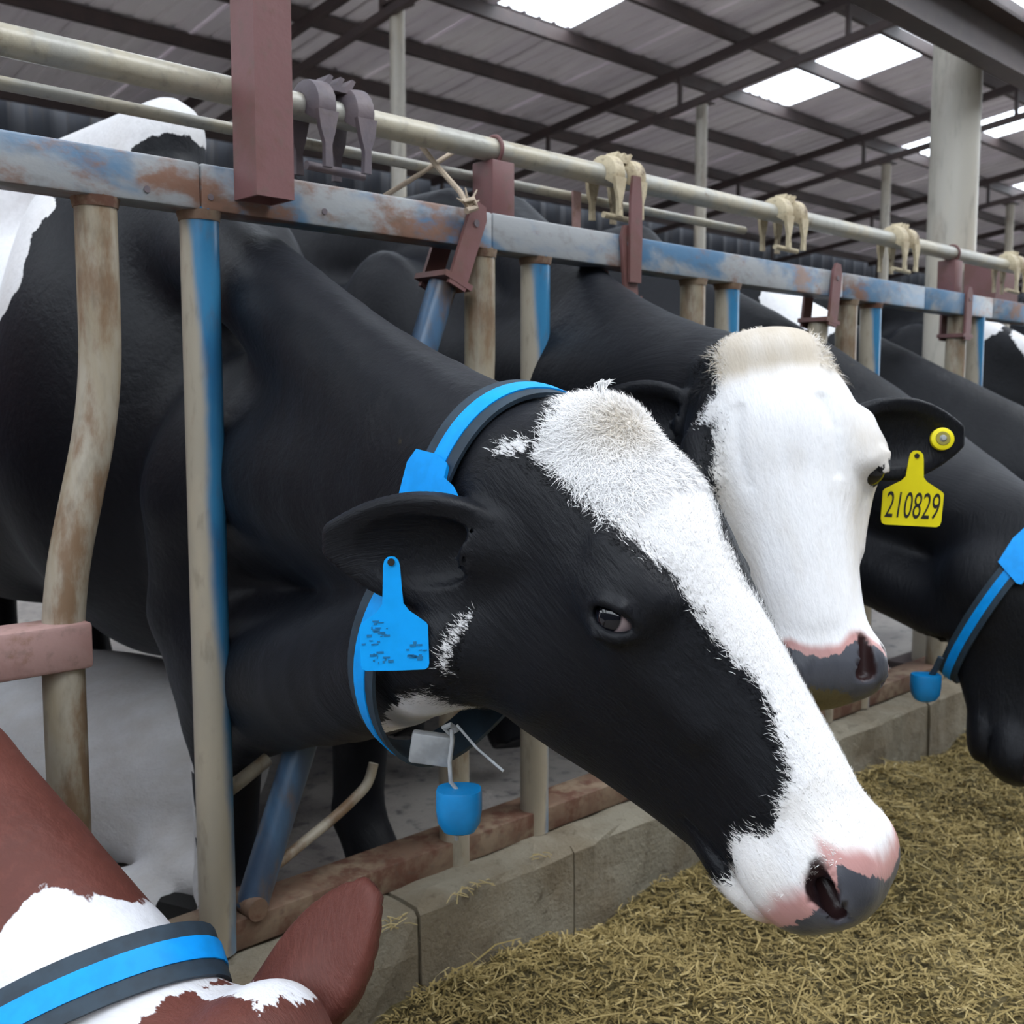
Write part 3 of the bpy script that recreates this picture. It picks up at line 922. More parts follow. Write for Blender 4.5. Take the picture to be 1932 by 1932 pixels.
# ---- coat pattern helpers: signed distance to an outline in a 2-D chart (positive inside)
def poly_sd(x, y, poly):
    poly = np.asarray(poly, float); n = len(poly)
    d = np.full(x.shape, 1e9); ins = np.zeros(x.shape, bool)
    for i in range(n):
        a, b = poly[i], poly[(i + 1) % n]
        ex, ey = b - a; px, py = x - a[0], y - a[1]
        t = np.clip((px * ex + py * ey) / (ex * ex + ey * ey + 1e-12), 0, 1)
        d = np.minimum(d, (px - t * ex) ** 2 + (py - t * ey) ** 2)
        c = (a[1] > y) != (b[1] > y)
        if ey != 0:
            ins ^= c & (x < ex * (y - a[1]) / ey + a[0])
    return np.where(ins, 1, -1) * np.sqrt(d)
def head_chart(Q):
    """u and arc length round the head (metres, 0 on the forehead midline, + to the animal's left)"""
    th = np.arctan2(Q[:, 1], Q[:, 2] + .10)
    return Q[:, 0], th * .11

def coat_material(name, dark, white, pinkc, slatec, stain_shade_c, spec=0.24, sheen=(0.35, 0.5, 0.8), rough=.5):
    t = NT(name)
    at = lambda k: t.n('Attribute', attribute_name=k)
    hc = at('hc').outputs['Vector']
    hair = t.coord(vec=hc, scale=(26, 120, 120))
    jag = t.noise(hair, 1.0, 4, .62, .3)
    jag2 = t.noise(t.coord(vec=hc, scale=(9, 26, 26)), 1.0, 3, .5)
    big = t.noise(t.coord(vec=hc, scale=(5, 7, 7)), 1.0, 4, .55)
    fine = t.noise(t.coord(vec=hc, scale=(70, 330, 330)), 1.0, 3, .6)
    off = t.math('ADD', t.math('MULTIPLY', t.math('SUBTRACT', jag, .5), .034), t.math('MULTIPLY', t.math('SUBTRACT', jag2, .5), .020))
    wf = t.ramp(t.math('ADD', at('white').outputs['Fac'], off), -.0014, .0014)
    wcol = t.mix(t.ramp(big, .38, .68), white, tuple(x * .90 for x in white))
    wcol = t.mix(t.math('MULTIPLY', t.ramp(fine, .42, .72), .16), wcol, tuple(x * .62 for x in white))
    st = t.math('MULTIPLY', t.math('ADD', at('stain').outputs['Fac'], t.math('MULTIPLY', t.math('SUBTRACT', jag2, .5), .8)), 1.0, clamp=True)
    wcol = t.mix(t.math('MULTIPLY', st, .75), wcol, stain_shade_c)
    dcol = t.mix(t.ramp(big, .35, .7), dark, tuple(x * 1.3 + .001 for x in dark))
    dcol = t.mix(t.math('MULTIPLY', t.ramp(fine, .45, .75), .4), dcol, tuple(x * 1.7 + .002 for x in dark))
    c = t.mix(wf, dcol, wcol)
    pk = t.ramp(t.math('ADD', at('pink').outputs['Fac'], t.math('MULTIPLY', t.math('SUBTRACT', jag2, .5), .7)), .25, .75)
    c = t.mix(pk, c, t.mix(t.ramp(jag2, .4, .6), pinkc, tuple(x * .82 for x in pinkc)))
    sl = t.ramp(t.math('ADD', at('slate').outputs['Fac'], t.math('MULTIPLY', off, .55)), -.0012, .0012)
    c = t.mix(sl, c, t.mix(t.ramp(jag2, .4, .62), slatec, tuple(x * .7 for x in slatec)))
    mud = t.ramp(t.math('ADD', at('mud').outputs['Fac'], t.math('MULTIPLY', t.math('SUBTRACT', jag, .5), 1.6)), .3, .7)
    c = t.mix(mud, c, t.mix(jag, (0.16, 0.13, 0.06), (0.07, 0.055, 0.03)))
    skin = t.math('MAXIMUM', pk, sl)
    inner = at('inner').outputs['Fac']
    c = t.mix(inner, c, (0.030, 0.014, 0.014))
    ro = t.math('SUBTRACT', rough + .02, t.math('MULTIPLY', skin, .22))
    t.bs(Base_Color=c, Roughness=ro)
    t.b.inputs['Specular IOR Level'].default_value = spec
    t.b.inputs['Sheen Weight'].default_value = 0.03
    t.b.inputs['Sheen Roughness'].default_value = 0.4
    t.b.inputs['Sheen Tint'].default_value = (*sheen, 1)
    hgt = t.math('ADD', t.math('MULTIPLY', fine, .5), t.math('MULTIPLY', jag, 1.0))
    t.bump(hgt, t.math('SUBTRACT', .32, t.math('MULTIPLY', skin, .2)), .006)
    return t.m
PINK = (0.56, 0.30, 0.28); SLATE = (0.085, 0.088, 0.105)
M['coat_black'] = coat_material('black and white coat', (0.0040, 0.0045, 0.0068), (0.86, 0.85, 0.86), PINK, SLATE, (0.45, 0.36, 0.24))
M['coat_red'] = coat_material('red and white coat', (0.098, 0.030, 0.022), (0.82, 0.82, 0.86), PINK, SLATE, (0.5, 0.4, 0.3), sheen=(.9, .6, .6))

def eye_material():
    t = NT('wet dark eye')
    s = t.n('SeparateXYZ', {'Vector': t.n('TexCoord').outputs['Object']})
    r = t.n('VectorMath', {0: t.n('Mapping', {'Vector': t.n('TexCoord').outputs['Object'], 'Location': (0.0030, 0, -0.001), 'Scale': (1, 0, 1)}).outputs[0]}, operation='LENGTH')
    m = t.ramp(r.outputs['Value'], .0138, .0160)
    c = t.mix(m, (0.004, 0.004, 0.007), (0.30, 0.23, 0.24))
    t.bs(Base_Color=c, Roughness=0.06)
    return t.m
M['eye'] = eye_material()
M['eye_dark'] = NT('dark eye').bs(Base_Color=(0.005, 0.005, 0.008), Roughness=0.07).m

def ball(r, nu=28, nv=18):
    mb = MB(); vs_, fs_ = [], []
    for j in range(nv + 1):
        ph = math.pi * j / nv
        for i in range(nu):
            th = 2 * math.pi * i / nu
            vs_.append((r * math.sin(ph) * math.cos(th), -r * math.cos(ph), r * math.sin(ph) * math.sin(th)))
    for j in range(nv):
        for i in range(nu): fs_.append((j * nu + i, (j + 1) * nu + i, (j + 1) * nu + (i + 1) % nu, j * nu + (i + 1) % nu))
    return mb.add(vs_, fs_)

def add_eyes(o, parent, sides=(-1, 1)):
    eye = o.get('eye', (.192, .114, -.060))
    for s in sides:
        p = o['hw'](eye[0], s * (eye[1] - .002), eye[2])
        b = ball((.0275 if o.get('eye_front') else .0232) * o.get('head_scale', 1))
        ob = b.build('eyeball', M['eye_dark'] if o.get('eye_front') else M['eye'], None)
        R = o['head_R']
        mat = Matrix(((R[0][0], s * R[1][0], R[2][0]), (R[0][1], s * R[1][1], R[2][1]), (R[0][2], s * R[1][2], R[2][2])))
        if s < 0: mat = mat @ Matrix.Diagonal((1, 1, 1))
        m4 = mat.to_4x4(); m4.translation = Vector(p)
        ob.data.transform(m4)
        # keep object-space coordinates centred on the pupil: bake through the object matrix instead
        ob.data.transform(m4.inverted()); ob.matrix_basis = Matrix.Identity(4)
        ob.location = p; ob.rotation_euler = (Matrix(((R[0][0], R[1][0], R[2][0]), (R[0][1], R[1][1], R[2][1]), (R[0][2], R[1][2], R[2][2])))).to_euler()
        ob['label'] = 'wet dark eye'
        set_parent(ob, parent)

def build_cow(o, fine, name, label, mat, pattern, hf=.0052, hc=.03, lo=None, hi=None):
    f = o['f']
    (fx0, fx1), (fy0, fy1), (fz0, fz1) = fine
    lo = lo or (o['cx'] - .5, fy0 - .02, o['floor'] - .02); hi = hi or (o['cx'] + .5, o['y0'] + 2.3, o['floor'] + 1.5)
    xs = axis_grid(min(lo[0], fx0), max(hi[0], fx1), fx0, fx1, hf, hc)
    ys = axis_grid(min(lo[1], fy0), max(hi[1], fy1), fy0, fy1, hf, hc)
    zs = axis_grid(min(lo[2], fz0), max(hi[2], fz1), fz0, fz1, hf, hc)
    verts, F = surface_nets(f, xs, ys, zs)
    Q = o['to_head'](verts)
    hcs = Q.copy(); hcs[:, 1:] *= (1 - .78 * np.clip((-Q[:, 0] - .02) / .12, 0, 1))[:, None]
    base = dict(hc=hcs, white=np.full(len(verts), -1.0), pink=np.zeros(len(verts)), slate=np.full(len(verts), -1.0), stain=np.zeros(len(verts)), inner=np.zeros(len(verts)), mud=np.zeros(len(verts)))
    # inside of the nostrils and mouth
    S = np.stack([Q[:, 0], np.abs(Q[:, 1]), Q[:, 2]], 1)
    S[:, 1] /= o.get('v_scale', 1.0)
    nd = nostril(S, o)
    base['inner'] = np.clip(1 - (nd - .0005) / .0025, 0, 1)
    pattern(o, verts, Q, base)
    ob = skin_object(name, verts, F, mat, base)
    tag(ob, label, 'cow')
    return ob
# ------------------------------------------------------------------ the herd
FL = PEN_Z
def npd(v): return np.array([v.x, v.y, v.z])
def D(px, py, dep): return npd(at_depth(px, py, dep))
def C3(r, u, b): return npd(cdir(r, u, b))
def hfun(o, R, s): return lambda u, v, w: o + s * (u * R[0] + v * R[1] + w * R[2])
def no_pattern(o, P, Q, a): pass

# --- near black cow
oA = V(.7917, -.6874, 1.0777); sA_ = .875
RA = frame_uvw((0.1539, -0.6724, -0.724), V(0.2247, -0.6897, 0.6883) - .10 * V(.9622, .2686, -.045))
oA = oA + .008 * npd(RGT)
hA = hfun(oA, RA, sA_)
A = make_cow_sdf(dict(cx=1.0, y0=.10, floor=FL, scale=1.10, head_o=oA, head_R=RA, head_scale=sA_,
    legs=[(.225, .20, 0), (-.10, .10, 0)],
    crest0=D(330, 400, 1.9), mid0=D(530, 880, 1.76), throat0=D(505, 1265, 1.74),
    jt=D(995, 885, 1.09), jb=D(850, 1210, 1.08),
    neck_mid=dict(crest=D(690, 735, 1.36), throat=D(690, 1300, 1.36)),
    ears=[dict(frame=(hA(.042, -.097, -.138), C3(-1.0, .04, .05), C3(.05, -.30, .9)), L=.165, W=.056),
          dict(frame=(hA(.03, .095, -.115), RA[1] * .45 - RA[0] * .75 - RA[2] * .45, RA[1] * .8 - RA[2] * .3), L=.16, W=.056)]))
# --- white-faced cow
oB = V(1.3555, -.5349, 1.1786) - .013 * npd(RGT); sB_ = .875
RB = frame_uvw((-0.2742, -0.4197, -0.8653), (-0.70, -0.5645, 0.49))
hB = hfun(oB, RB, sB_)
B = make_cow_sdf(dict(cx=1.70, y0=.12, floor=FL, scale=1.05, head_o=oB, head_R=RB, head_scale=sB_, v_scale=1.26, eye_front=True, eye=(.210, .104, -.044),
    crest0=D(950, 440, 2.42), jt=D(1400, 760, 1.68),
    neck_mid=dict(crest=D(1170, 650, 2.0), mid=V(1.49, -.02, 1.12), throat=V(1.49, -.10, .95)),
    ears=[dict(frame=(hB(.125, .120, -.105), C3(1.0, .03, -.05), C3(-.15, -.12, 1)), L=.185, W=.062),
          dict(frame=(hB(.06, -.115, -.11), C3(-1.0, .22, -.25), C3(.15, -.2, 1)), L=.165, W=.056)]))
# --- black cow with the collar at the right edge
oC = D(2062, 1010, 2.15); RC = frame_uvw(C3(-.14, -.97, .1), C3(.93, -.12, .34)); hC = hfun(oC, RC, .90)
Cc = make_cow_sdf(dict(cx=2.36, y0=.12, floor=FL, scale=1.04, head_o=oC, head_R=RC, head_scale=.90,
    jt=D(1990, 1075, 2.2), jb=D(1850, 1190, 2.2), neck_mid=dict(crest=D(1790, 800, 2.5)),
    ears=[dict(frame=(hC(.03, .095, -.10), C3(.6, -.1, -.8), C3(.2, -.6, .6)), L=.16, W=.055),
          dict(frame=(hC(.03, -.095, -.10), C3(.2, .3, .9), C3(.5, -.6, .1)), L=.16, W=.055)]))
# --- fourth cow, mostly beyond the frame
oD = D(2260, 960, 2.75); RD = frame_uvw(C3(.1, -.97, .1), C3(.93, .12, .34)); hD = hfun(oD, RD, .9)
Dd = make_cow_sdf(dict(cx=2.98, y0=.12, floor=FL, scale=.99, head_o=oD, head_R=RD, head_scale=.90,
    ears=[dict(frame=(hD(.03, -.095, -.10), C3(-.4, .1, .9), C3(.2, -.6, .6)), L=.16, W=.055)]))
# --- red and white cow, bottom left
oE = D(490, 1945, .95); RE = frame_uvw(C3(.50, -.82, .25), C3(.72, .50, .45)); hE = hfun(oE, RE, .88)
E = make_cow_sdf(dict(cx=.16, y0=.14, floor=FL, head_o=oE, head_R=RE, head_scale=.88,
    crest0=V(.08, .42, 1.18), mid0=V(.12, .42, 1.02), throat0=V(.17, .30, .80),
    jt=D(170, 2065, 1.0), neck_r=.9, neck_mid=dict(crest=D(-240, 1835, 1.08)),
    ears=[dict(frame=(hE(.0, .095, -.09), C3(.62, .76, -.05), C3(.55, -.35, -.7)), L=.165, W=.056),
          dict(frame=(hE(.03, -.095, -.10), C3(-.6, -.7, .4), C3(.3, -.6, .6)), L=.15, W=.05)]))
# --- next cow, only her back shows between the bars
oF = D(2500, 960, 3.4); RF = frame_uvw(C3(.1, -.97, .1), C3(.93, .12, .34)); hF = hfun(oF, RF, .9)
Ff = make_cow_sdf(dict(cx=4.36, y0=.16, floor=FL, scale=1.04, head_o=oF, head_R=RF, head_scale=.90,
    ears=[dict(frame=(hF(.03, -.095, -.10), C3(-.4, .1, .9), C3(.2, -.6, .6)), L=.16, W=.055)]))
HERD = dict(A=A, B=B, C=Cc, D=Dd, E=E)
# ---- coat patterns
def two(*fs): return np.maximum.reduce(fs)
UB_A = spline([0, .05, .07, .10, .115, .125, .163, .206, .26, .30, .36], [.546, .541, .534, .520, .503, .514, .520, .526, .522, .530, .54])
UB_B = spline([0, .03, .06, .09, .12, .16, .20, .28, .36], [.506, .500, .486, .488, .508, .520, .530, .535, .54])
def nose_fields(Q, a, ub, reach=.034):
    u, arc = head_chart(Q)
    b = ub(np.abs(arc))
    ok = (Q[:, 0] > .40) & (np.abs(Q[:, 1]) < .2) & (np.abs(Q[:, 2]) < .4)
    a['slate'] = np.where(ok, u - b, -1)
    a['pink'] = np.where(ok, np.clip((u - (b - reach)) / reach, 0, 1), 0)
def patA(o, P, Q, a):
    u, arc = head_chart(Q)
    r = np.linalg.norm(Q - V(.25, 0, -.1), axis=1)
    blaze = [(-.05, -.03), (-.022, -.063), (-.003, -.093), (.003, -.105), (.043, -.095), (.083, -.092), (.126, -.088), (.165, -.08), (.192, -.075), (.227, -.073), (.257, -.071), (.293, -.067), (.315, -.059), (.34, -.056), (.372, -.07), (.396, -.081), (.415, -.09), (.435, -.137), (.442, -.164), (.428, -.229), (.434, -.254), (.451, -.254), (.46, -.288), (.45, -.31), (.486, -.345), (.62, -.345), (.62, .345), (.44, .345), (.43, .2), (.41, .10), (.36, .055), (.30, .035), (.26, .028), (.235, .014), (.21, .011), (.18, .011), (.155, .026), (.10, .05), (.04, .065), (-.02, .06), (-.05, .02)]
    f = poly_sd(u, arc, blaze)
    jaw = 4 * poly_sd(u, arc, [(.080, -.236), (.082, -.243), (.111, -.256), (.132, -.262), (.110, -.2505)]) - .006
    nape = poly_sd(u, arc, [(-.018, -.094), (-.034, -.117), (-.030, -.132), (-.010, -.106)])
    thr = poly_sd(u, arc, [(.120, -.275), (.086, -.300), (.070, -.345), (.15, -.345), (.15, -.30)])
    head = np.where(r < .48, two(f, jaw, nape, thr), -1)
    Bq = o['to_body'](P)
    back = poly_sd(Bq[:, 1], Bq[:, 2], [(.26, 1.46), (.36, 1.315), (.43, 1.296), (.50, 1.295), (.47, 1.24), (.373, 1.176), (.409, 1.137), (.411, 1.062), (.469, 1.02), (.62, .95), (1.2, .92), (1.6, 1.1), (1.6, 1.6)]) 
    shin = np.where(Bq[:, 0] < .05, .38 - Bq[:, 2], -1)
    a['white'] = two(head, np.where(Bq[:, 1] > .1, two(back, shin), -1))
    d = np.sqrt((u - .028) ** 2 + (arc + .02) ** 2)
    a['stain'] = np.where(r < .5, np.clip(1.25 - d / .042, 0, 1) * .8, 0) + np.where((u > .43) & (u < .50) & (r < .4), .16, 0)
    nose_fields(Q, a, UB_A, .05)
def patB(o, P, Q, a):
    u, arc = head_chart(Q / V(1, o.get('v_scale', 1), 1))
    r = np.linalg.norm(Q - V(.25, 0, -.1), axis=1)
    face = [(-.045, -.035), (.0, -.056), (.034, -.054), (.081, -.060), (.112, -.088), (.124, -.062), (.167, -.072), (.222, -.085), (.245, -.110), (.268, -.17), (.32, -.25), (.36, -.36), (.62, -.36), (.62, .36), (.34, .36), (.30, .24), (.22, .155), (.1, .125), (.0, .095), (-.045, .06)]
    a['white'] = np.where(r < .42, poly_sd(u, arc, face), -1)
    ey = np.linalg.norm((Q / V(1, o.get('v_scale', 1), 1)) - V(.210, .118, -.045), axis=1)
    a['white'] = np.minimum(a['white'], np.where(ey < .1, (ey - .030) * 2, 1))
    a['stain'] = np.where(r < .42, np.clip((.080 - u) / .035, 0, 1) * .95 + .5 * np.clip((u - .12) / .05, 0, 1) * np.clip((.42 - u) / .1, 0, 1) * np.clip((np.abs(arc) - .05) / .04, 0, 1), 0)  # tan crown, plus creamy shading of the face sides put into colour
    nose_fields(Q / V(1, o.get('v_scale', 1), 1), a, UB_B, .03)
    a['mud'] = np.where((Q[:, 0] > .5) & (r < .42), np.clip((-.052 - Q[:, 2] - .25 * Q[:, 1]) / .02, 0, 1) * np.clip((.06 - np.abs(Q[:, 1] + .015)) / .02, 0, 1), 0)
    Bq = o['to_body'](P)
def patC(o, P, Q, a):
    Bq = o['to_body'](P)
    a['white'] = np.where(Bq[:, 1] > .9, poly_sd(Bq[:, 1], Bq[:, 2], [(1.0, .5), (1.2, 1.2), (1.8, 1.3), (1.7, .5)]), -1)
def patD(o, P, Q, a):
    Bq = o['to_body'](P)
    a['white'] = np.where(Bq[:, 1] > .0, poly_sd(Bq[:, 1], Bq[:, 2], [(.40, 1.45), (.36, 1.2), (.34, 1.13), (.24, 1.175), (.17, 1.165), (.10, 1.25), (.16, 1.45)]), -1)
def patF(o, P, Q, a):
    Bq = o['to_body'](P)
    a['white'] = np.where(Bq[:, 1] > -.15, poly_sd(Bq[:, 1], Bq[:, 2], [(.30, 1.45), (.26, 1.22), (.212, 1.14), (.15, 1.22), (.03, 1.07), (-.03, 1.08), (-.07, 1.03), (-.1, 1.2), (0, 1.45)]), -1)
def patE(o, P, Q, a):
    u, arc = head_chart(Q)
    c_, n_ = V(.312, -.335, .445), V(-.078, -.733, -.677); s_ = (P - c_) @ n_; q_ = (P - c_) @ npd(RGT)
    sm_ = np.interp(q_, [-.02, .01, .045, .075, .107, .14, .21], [-.05, .005, .055, .105, .085, .075, .068])
    band = np.minimum(np.minimum((s_ + sm_) * .8, np.interp(q_, [.02, .13, .16, .2, .24], [.12, .10, .07, .045, .03]) - s_), (.262 - q_) * 3)
    poll = poly_sd(u, arc, [(-.060, -.005), (-.05, .109), (-.012, .10), (-.004, .016), (-.026, .010), (-.016, -.012), (-.032, -.014)]) + .004
    r = np.linalg.norm(Q - V(-.05, 0, -.05), axis=1)
    a['white'] = np.where(r < .42, two(band, np.minimum(poll, .075 - Q[:, 1])), -1)
cowA = build_cow(A, ((.55, 1.30), (-1.06, -.40), (.45, 1.25)), 'cow', 'black cow with a white blaze and blue collar reaching through the fence', M['coat_black'], patA, hf=.0046)
add_eyes(A, cowA)
cowB = build_cow(B, ((1.05, 1.66), (-1.0, -.42), (.56, 1.28)), 'cow', 'black cow with a white face looking out between the fence bars', M['coat_black'], patB, hf=.0052)
add_eyes(B, cowB)
cowC = build_cow(Cc, ((1.9, 2.45), (-.9, -.3), (.25, .95)), 'cow', 'black cow with lowered head at the right edge, blue collar on her neck', M['coat_black'], patC, hf=.012)
cowD = build_cow(Dd, ((2.6, 3.1), (-.75, -.1), (.4, 1.1)), 'cow', 'black cow with a white shoulder patch behind the white-faced cow', M['coat_black'], patD, hf=.022, hc=.035)
cowF = build_cow(Ff, ((3.3, 3.8), (-.75, -.1), (.4, 1.1)), 'cow', 'black and white cow farthest along the fence beside the thick column', M['coat_black'], patF, hf=.025, hc=.04)
cowE = build_cow(E, ((.15, .95), (-.95, -.1), (.15, .95)), 'cow', 'red and white cow with lowered head at the bottom left', M['coat_red'], patE, hf=.0080)

# --- white calf lying on the pen floor behind the near bars
cc = D(150, 1440, 2.32); cc[2] = FL + .215
axl = npd(RGT); axl[2] = 0; axl /= np.linalg.norm(axl); axf = np.array([-axl[1], axl[0], 0])
def cl(a_, b_, z_): return cc + axl * a_ + axf * b_ + V(0, 0, z_)
def f_calf(P):
    Rl = np.stack([axl, axf, V(0, 0, 1)])
    d = ell(P, cl(0, 0, 0), (.40, .25, .22), Rl)
    d = smin(d, ell(P, cl(.22, -.06, -.01), (.17, .18, .19), Rl), .06)
    d = smin(d, ell(P, cl(-.30, -.05, .0), (.20, .20, .20), Rl), .06)
    d = smin(d, chain(P, [cl(.22, -.16, -.10), cl(.30, -.26, -.15), cl(.16, -.30, -.17)], [.085, .048, .036], .02), .03)
    d = smin(d, chain(P, [cl(.16, -.30, -.17), cl(.26, -.33, -.18)], [.036, .034], .01), .02)
    d = smin(d, chain(P, [cl(-.30, -.15, -.06), cl(-.10, -.26, -.14), cl(-.32, -.30, -.18)], [.11, .06, .04], .02), .04)
    d = smin(d, chain(P, [cl(-.32, 0, .05), cl(-.50, -.05, .18), cl(-.56, -.08, .22)], [.13, .085, .08], .03), .05)
    d = smin(d, chain(P, [cl(-.54, -.08, .24), cl(-.66, -.18, .16), cl(-.70, -.24, .11)], [.085, .06, .048], .02), .03)
    for s in (-1, 1):
        d = smin(d, ell(P, cl(-.55 + .07 * s, -.06 - .09 * s, .26), (.06, .035, .02), Rl), .01)
    return np.maximum(d, FL + .004 - P[:, 2])
lo_, hi_ = cc - .85, cc + .62
verts, F_ = surface_nets(f_calf, np.arange(lo_[0], hi_[0], .016), np.arange(lo_[1], hi_[1], .016), np.arange(FL - .03, FL + .6, .016))
n_ = len(verts)
calf = skin_object('calf', verts, F_, M['coat_black'], dict(hc=(verts - cc), white=np.full(n_, 1.0), pink=np.zeros(n_), slate=np.full(n_, -1.0), stain=np.full(n_, .12), inner=np.zeros(n_), mud=np.zeros(n_)))
tag(calf, 'white calf lying on the pen floor behind the near pipes', 'calf')
hp = cl(.30, -.335, -.185)
MB().prism([(-.045, -.024), (.030, -.026), (.042, .012), (-.02, .028)], (hp, axl, V(0, 0, 1), axf), .05).build('hoof', M['ink'], calf)

# --- hair: tufts on the poll and short coat hairs on the two faces in view
def hair_material():
    t = NT('coat hair')
    w = t.n('Attribute', attribute_name='white').outputs['Fac']; s = t.n('Attribute', attribute_name='stain').outputs['Fac']
    c = t.mix(t.math('MULTIPLY', s, .8, clamp=True), (0.86, 0.85, 0.85), (0.42, 0.33, 0.20))
    t.bs(Base_Color=t.mix(w, (0.006, 0.0065, 0.009), c), Roughness=.5)
    t.b.inputs['Specular IOR Level'].default_value = .3
    return t.m
M['hair'] = hair_material()
def coat_hair(name, o, parent, n, sel, length, flow, spread, width=.0006, seed=1, stain_shade_from='stain', curl=.0):
    rng = np.random.default_rng(seed)
    me = parent.data
    nv = len(me.vertices)
    co = np.empty(nv * 3, np.float32); me.vertices.foreach_get('co', co); co = co.reshape(-1, 3).astype(float)
    no = np.empty(nv * 3, np.float32); me.vertices.foreach_get('normal', no); no = no.reshape(-1, 3).astype(float)
    wh = np.empty(nv, np.float32); me.attributes['white'].data.foreach_get('value', wh)
    stn = np.empty(nv, np.float32); me.attributes['stain'].data.foreach_get('value', stn)
    Q = o['to_head'](co)
    idx = np.nonzero(sel(Q, wh, co))[0]
    idx = rng.choice(idx, n)
    p = co[idx] + rng.normal(0, .0022, (n, 3)); nn = no[idx]
    p -= nn * ((p - co[idx]) * nn).sum(1, keepdims=True)
    fl = flow(Q[idx])                       # lying direction, world
    t = fl - nn * (fl * nn).sum(1, keepdims=True); t /= np.linalg.norm(t, axis=1, keepdims=True) + 1e-9
    side = np.cross(nn, t)
    L = length * rng.uniform(.55, 1.25, n)[:, None]
    ang = rng.normal(0, spread, n)[:, None]
    t = t * np.cos(ang) + side * np.sin(ang); side = np.cross(nn, t)
    lift = rng.uniform(.12, .55, n)[:, None] + curl
    p1 = p + L * .5 * (t + nn * lift); p2 = p1 + L * .5 * (t + nn * (lift * .35 - curl * .8) + side * rng.normal(0, .35, n)[:, None])
    w_ = width * rng.uniform(.7, 1.3, n)[:, None]
    vs_ = np.stack([p - side * w_ - nn * .001, p + side * w_ - nn * .001, p1 + side * w_ * .8, p1 - side * w_ * .8, p2], 1).reshape(-1, 3)
    b = np.arange(n)[:, None] * 5
    quads = b + np.array([0, 1, 2, 3]); tris = b + np.array([3, 2, 4])
    m2 = bpy.data.meshes.new(name)
    m2.from_pydata(vs_.tolist(), [], quads.tolist() + tris.tolist())
    jit = rng.normal(0, .004, n)
    at = m2.attributes.new('white', 'FLOAT', 'POINT'); at.data.foreach_set('value', np.repeat((wh[idx] + jit > 0).astype(np.float32), 5))
    at = m2.attributes.new('stain', 'FLOAT', 'POINT'); at.data.foreach_set('value', np.repeat(stn[idx] * rng.uniform(.4, 1.2, n), 5).astype(np.float32))
    m2.materials.append(M['hair'])
    ob = bpy.data.objects.new(name, m2); COL.objects.link(ob); set_parent(ob, parent)
    ob['kind'] = 'stuff'
    return ob
def flow_face(o):
    R = o['head_R']
    return lambda Q: -R[0] * 1.0 - R[2] * .35 + np.sign(Q[:, 1:2]) * R[1] * .25
def flow_tuft(o):
    R = o['head_R']
    return lambda Q: R[0] * (Q[:, 0:1] - .03) * 18 + R[1] * Q[:, 1:2] * 9 + R[2] * .1
on_face = lambda Q: (np.abs(Q[:, 0] - .25) < .32) & (np.abs(Q[:, 1]) < .17) & (Q[:, 2] > -.34)
coat_hair('poll_tuft', A, cowA, 9000, lambda Q, w, c: (Q[:, 0] > -.05) & (Q[:, 0] < .12) & (np.abs(Q[:, 1]) < .11) & (Q[:, 2] > -.02) & (w > -.004), .014, flow_tuft(A), .7, .00032, 2, curl=.10)
coat_hair('coat_edge_hair', A, cowA, 9000, lambda Q, w, c: on_face(Q) & (np.abs(w) < .012) & (Q[:, 0] < .47), .009, flow_face(A), .30, .00032, 3)
coat_hair('face_hair', A, cowA, 16000, lambda Q, w, c: on_face(Q) & (Q[:, 0] < .44) & (w > 0), .0055, flow_face(A), .35, .00022, 4)
coat_hair('muzzle_hair', A, cowA, 3000, lambda Q, w, c: (Q[:, 0] > .44) & (Q[:, 0] < .50) & (np.abs(Q[:, 1]) < .12) & (Q[:, 2] > -.3) & (w > .004), .005, flow_face(A), .5, .00025, 5)
coat_hair('poll_tuft', B, cowB, 900, lambda Q, w, c: (Q[:, 0] > -.03) & (Q[:, 0] < .06) & (np.abs(Q[:, 1]) > .075) & (np.abs(Q[:, 1]) < .13) & (Q[:, 2] > -.06), .020, flow_tuft(B), .6, .0004, 6, curl=.1)
coat_hair('coat_edge_hair', B, cowB, 4000, lambda Q, w, c: on_face(Q) & (np.abs(w) < .012) & (Q[:, 0] < .4) & (Q[:, 1] < 0), .008, flow_face(B), .35, .0004, 7)
# one lock standing up on the near cow's poll
mb = MB()
rng_ = np.random.default_rng(11)
base_p = D(1142, 765, 1.045)
for k in range(46):
    s0 = base_p + npd(RGT) * rng_.normal(0, .006) + npd(FWD) * rng_.normal(0, .008)
    top = D(1136, 722, 1.045) + npd(RGT) * rng_.normal(0, .004) + npd(FWD) * rng_.normal(0, .004)
    mid_ = s0 * .4 + top * .6 - npd(RGT) * abs(rng_.normal(.003, .003))
    tip = top + npd(RGT) * rng_.normal(.004, .003) - npd(UPV) * rng_.uniform(-.004, .002)
    mb.tube([s0, mid_, top, tip], [.0008, .0006, .0004, .0002], 4, cap=False)
o_ = mb.build('standing_lock', M['hair'], cowA)
at = o_.data.attributes.new('white', 'FLOAT', 'POINT'); at.data.foreach_set('value', np.ones(len(o_.data.vertices), np.float32))
o_['kind'] = 'stuff'
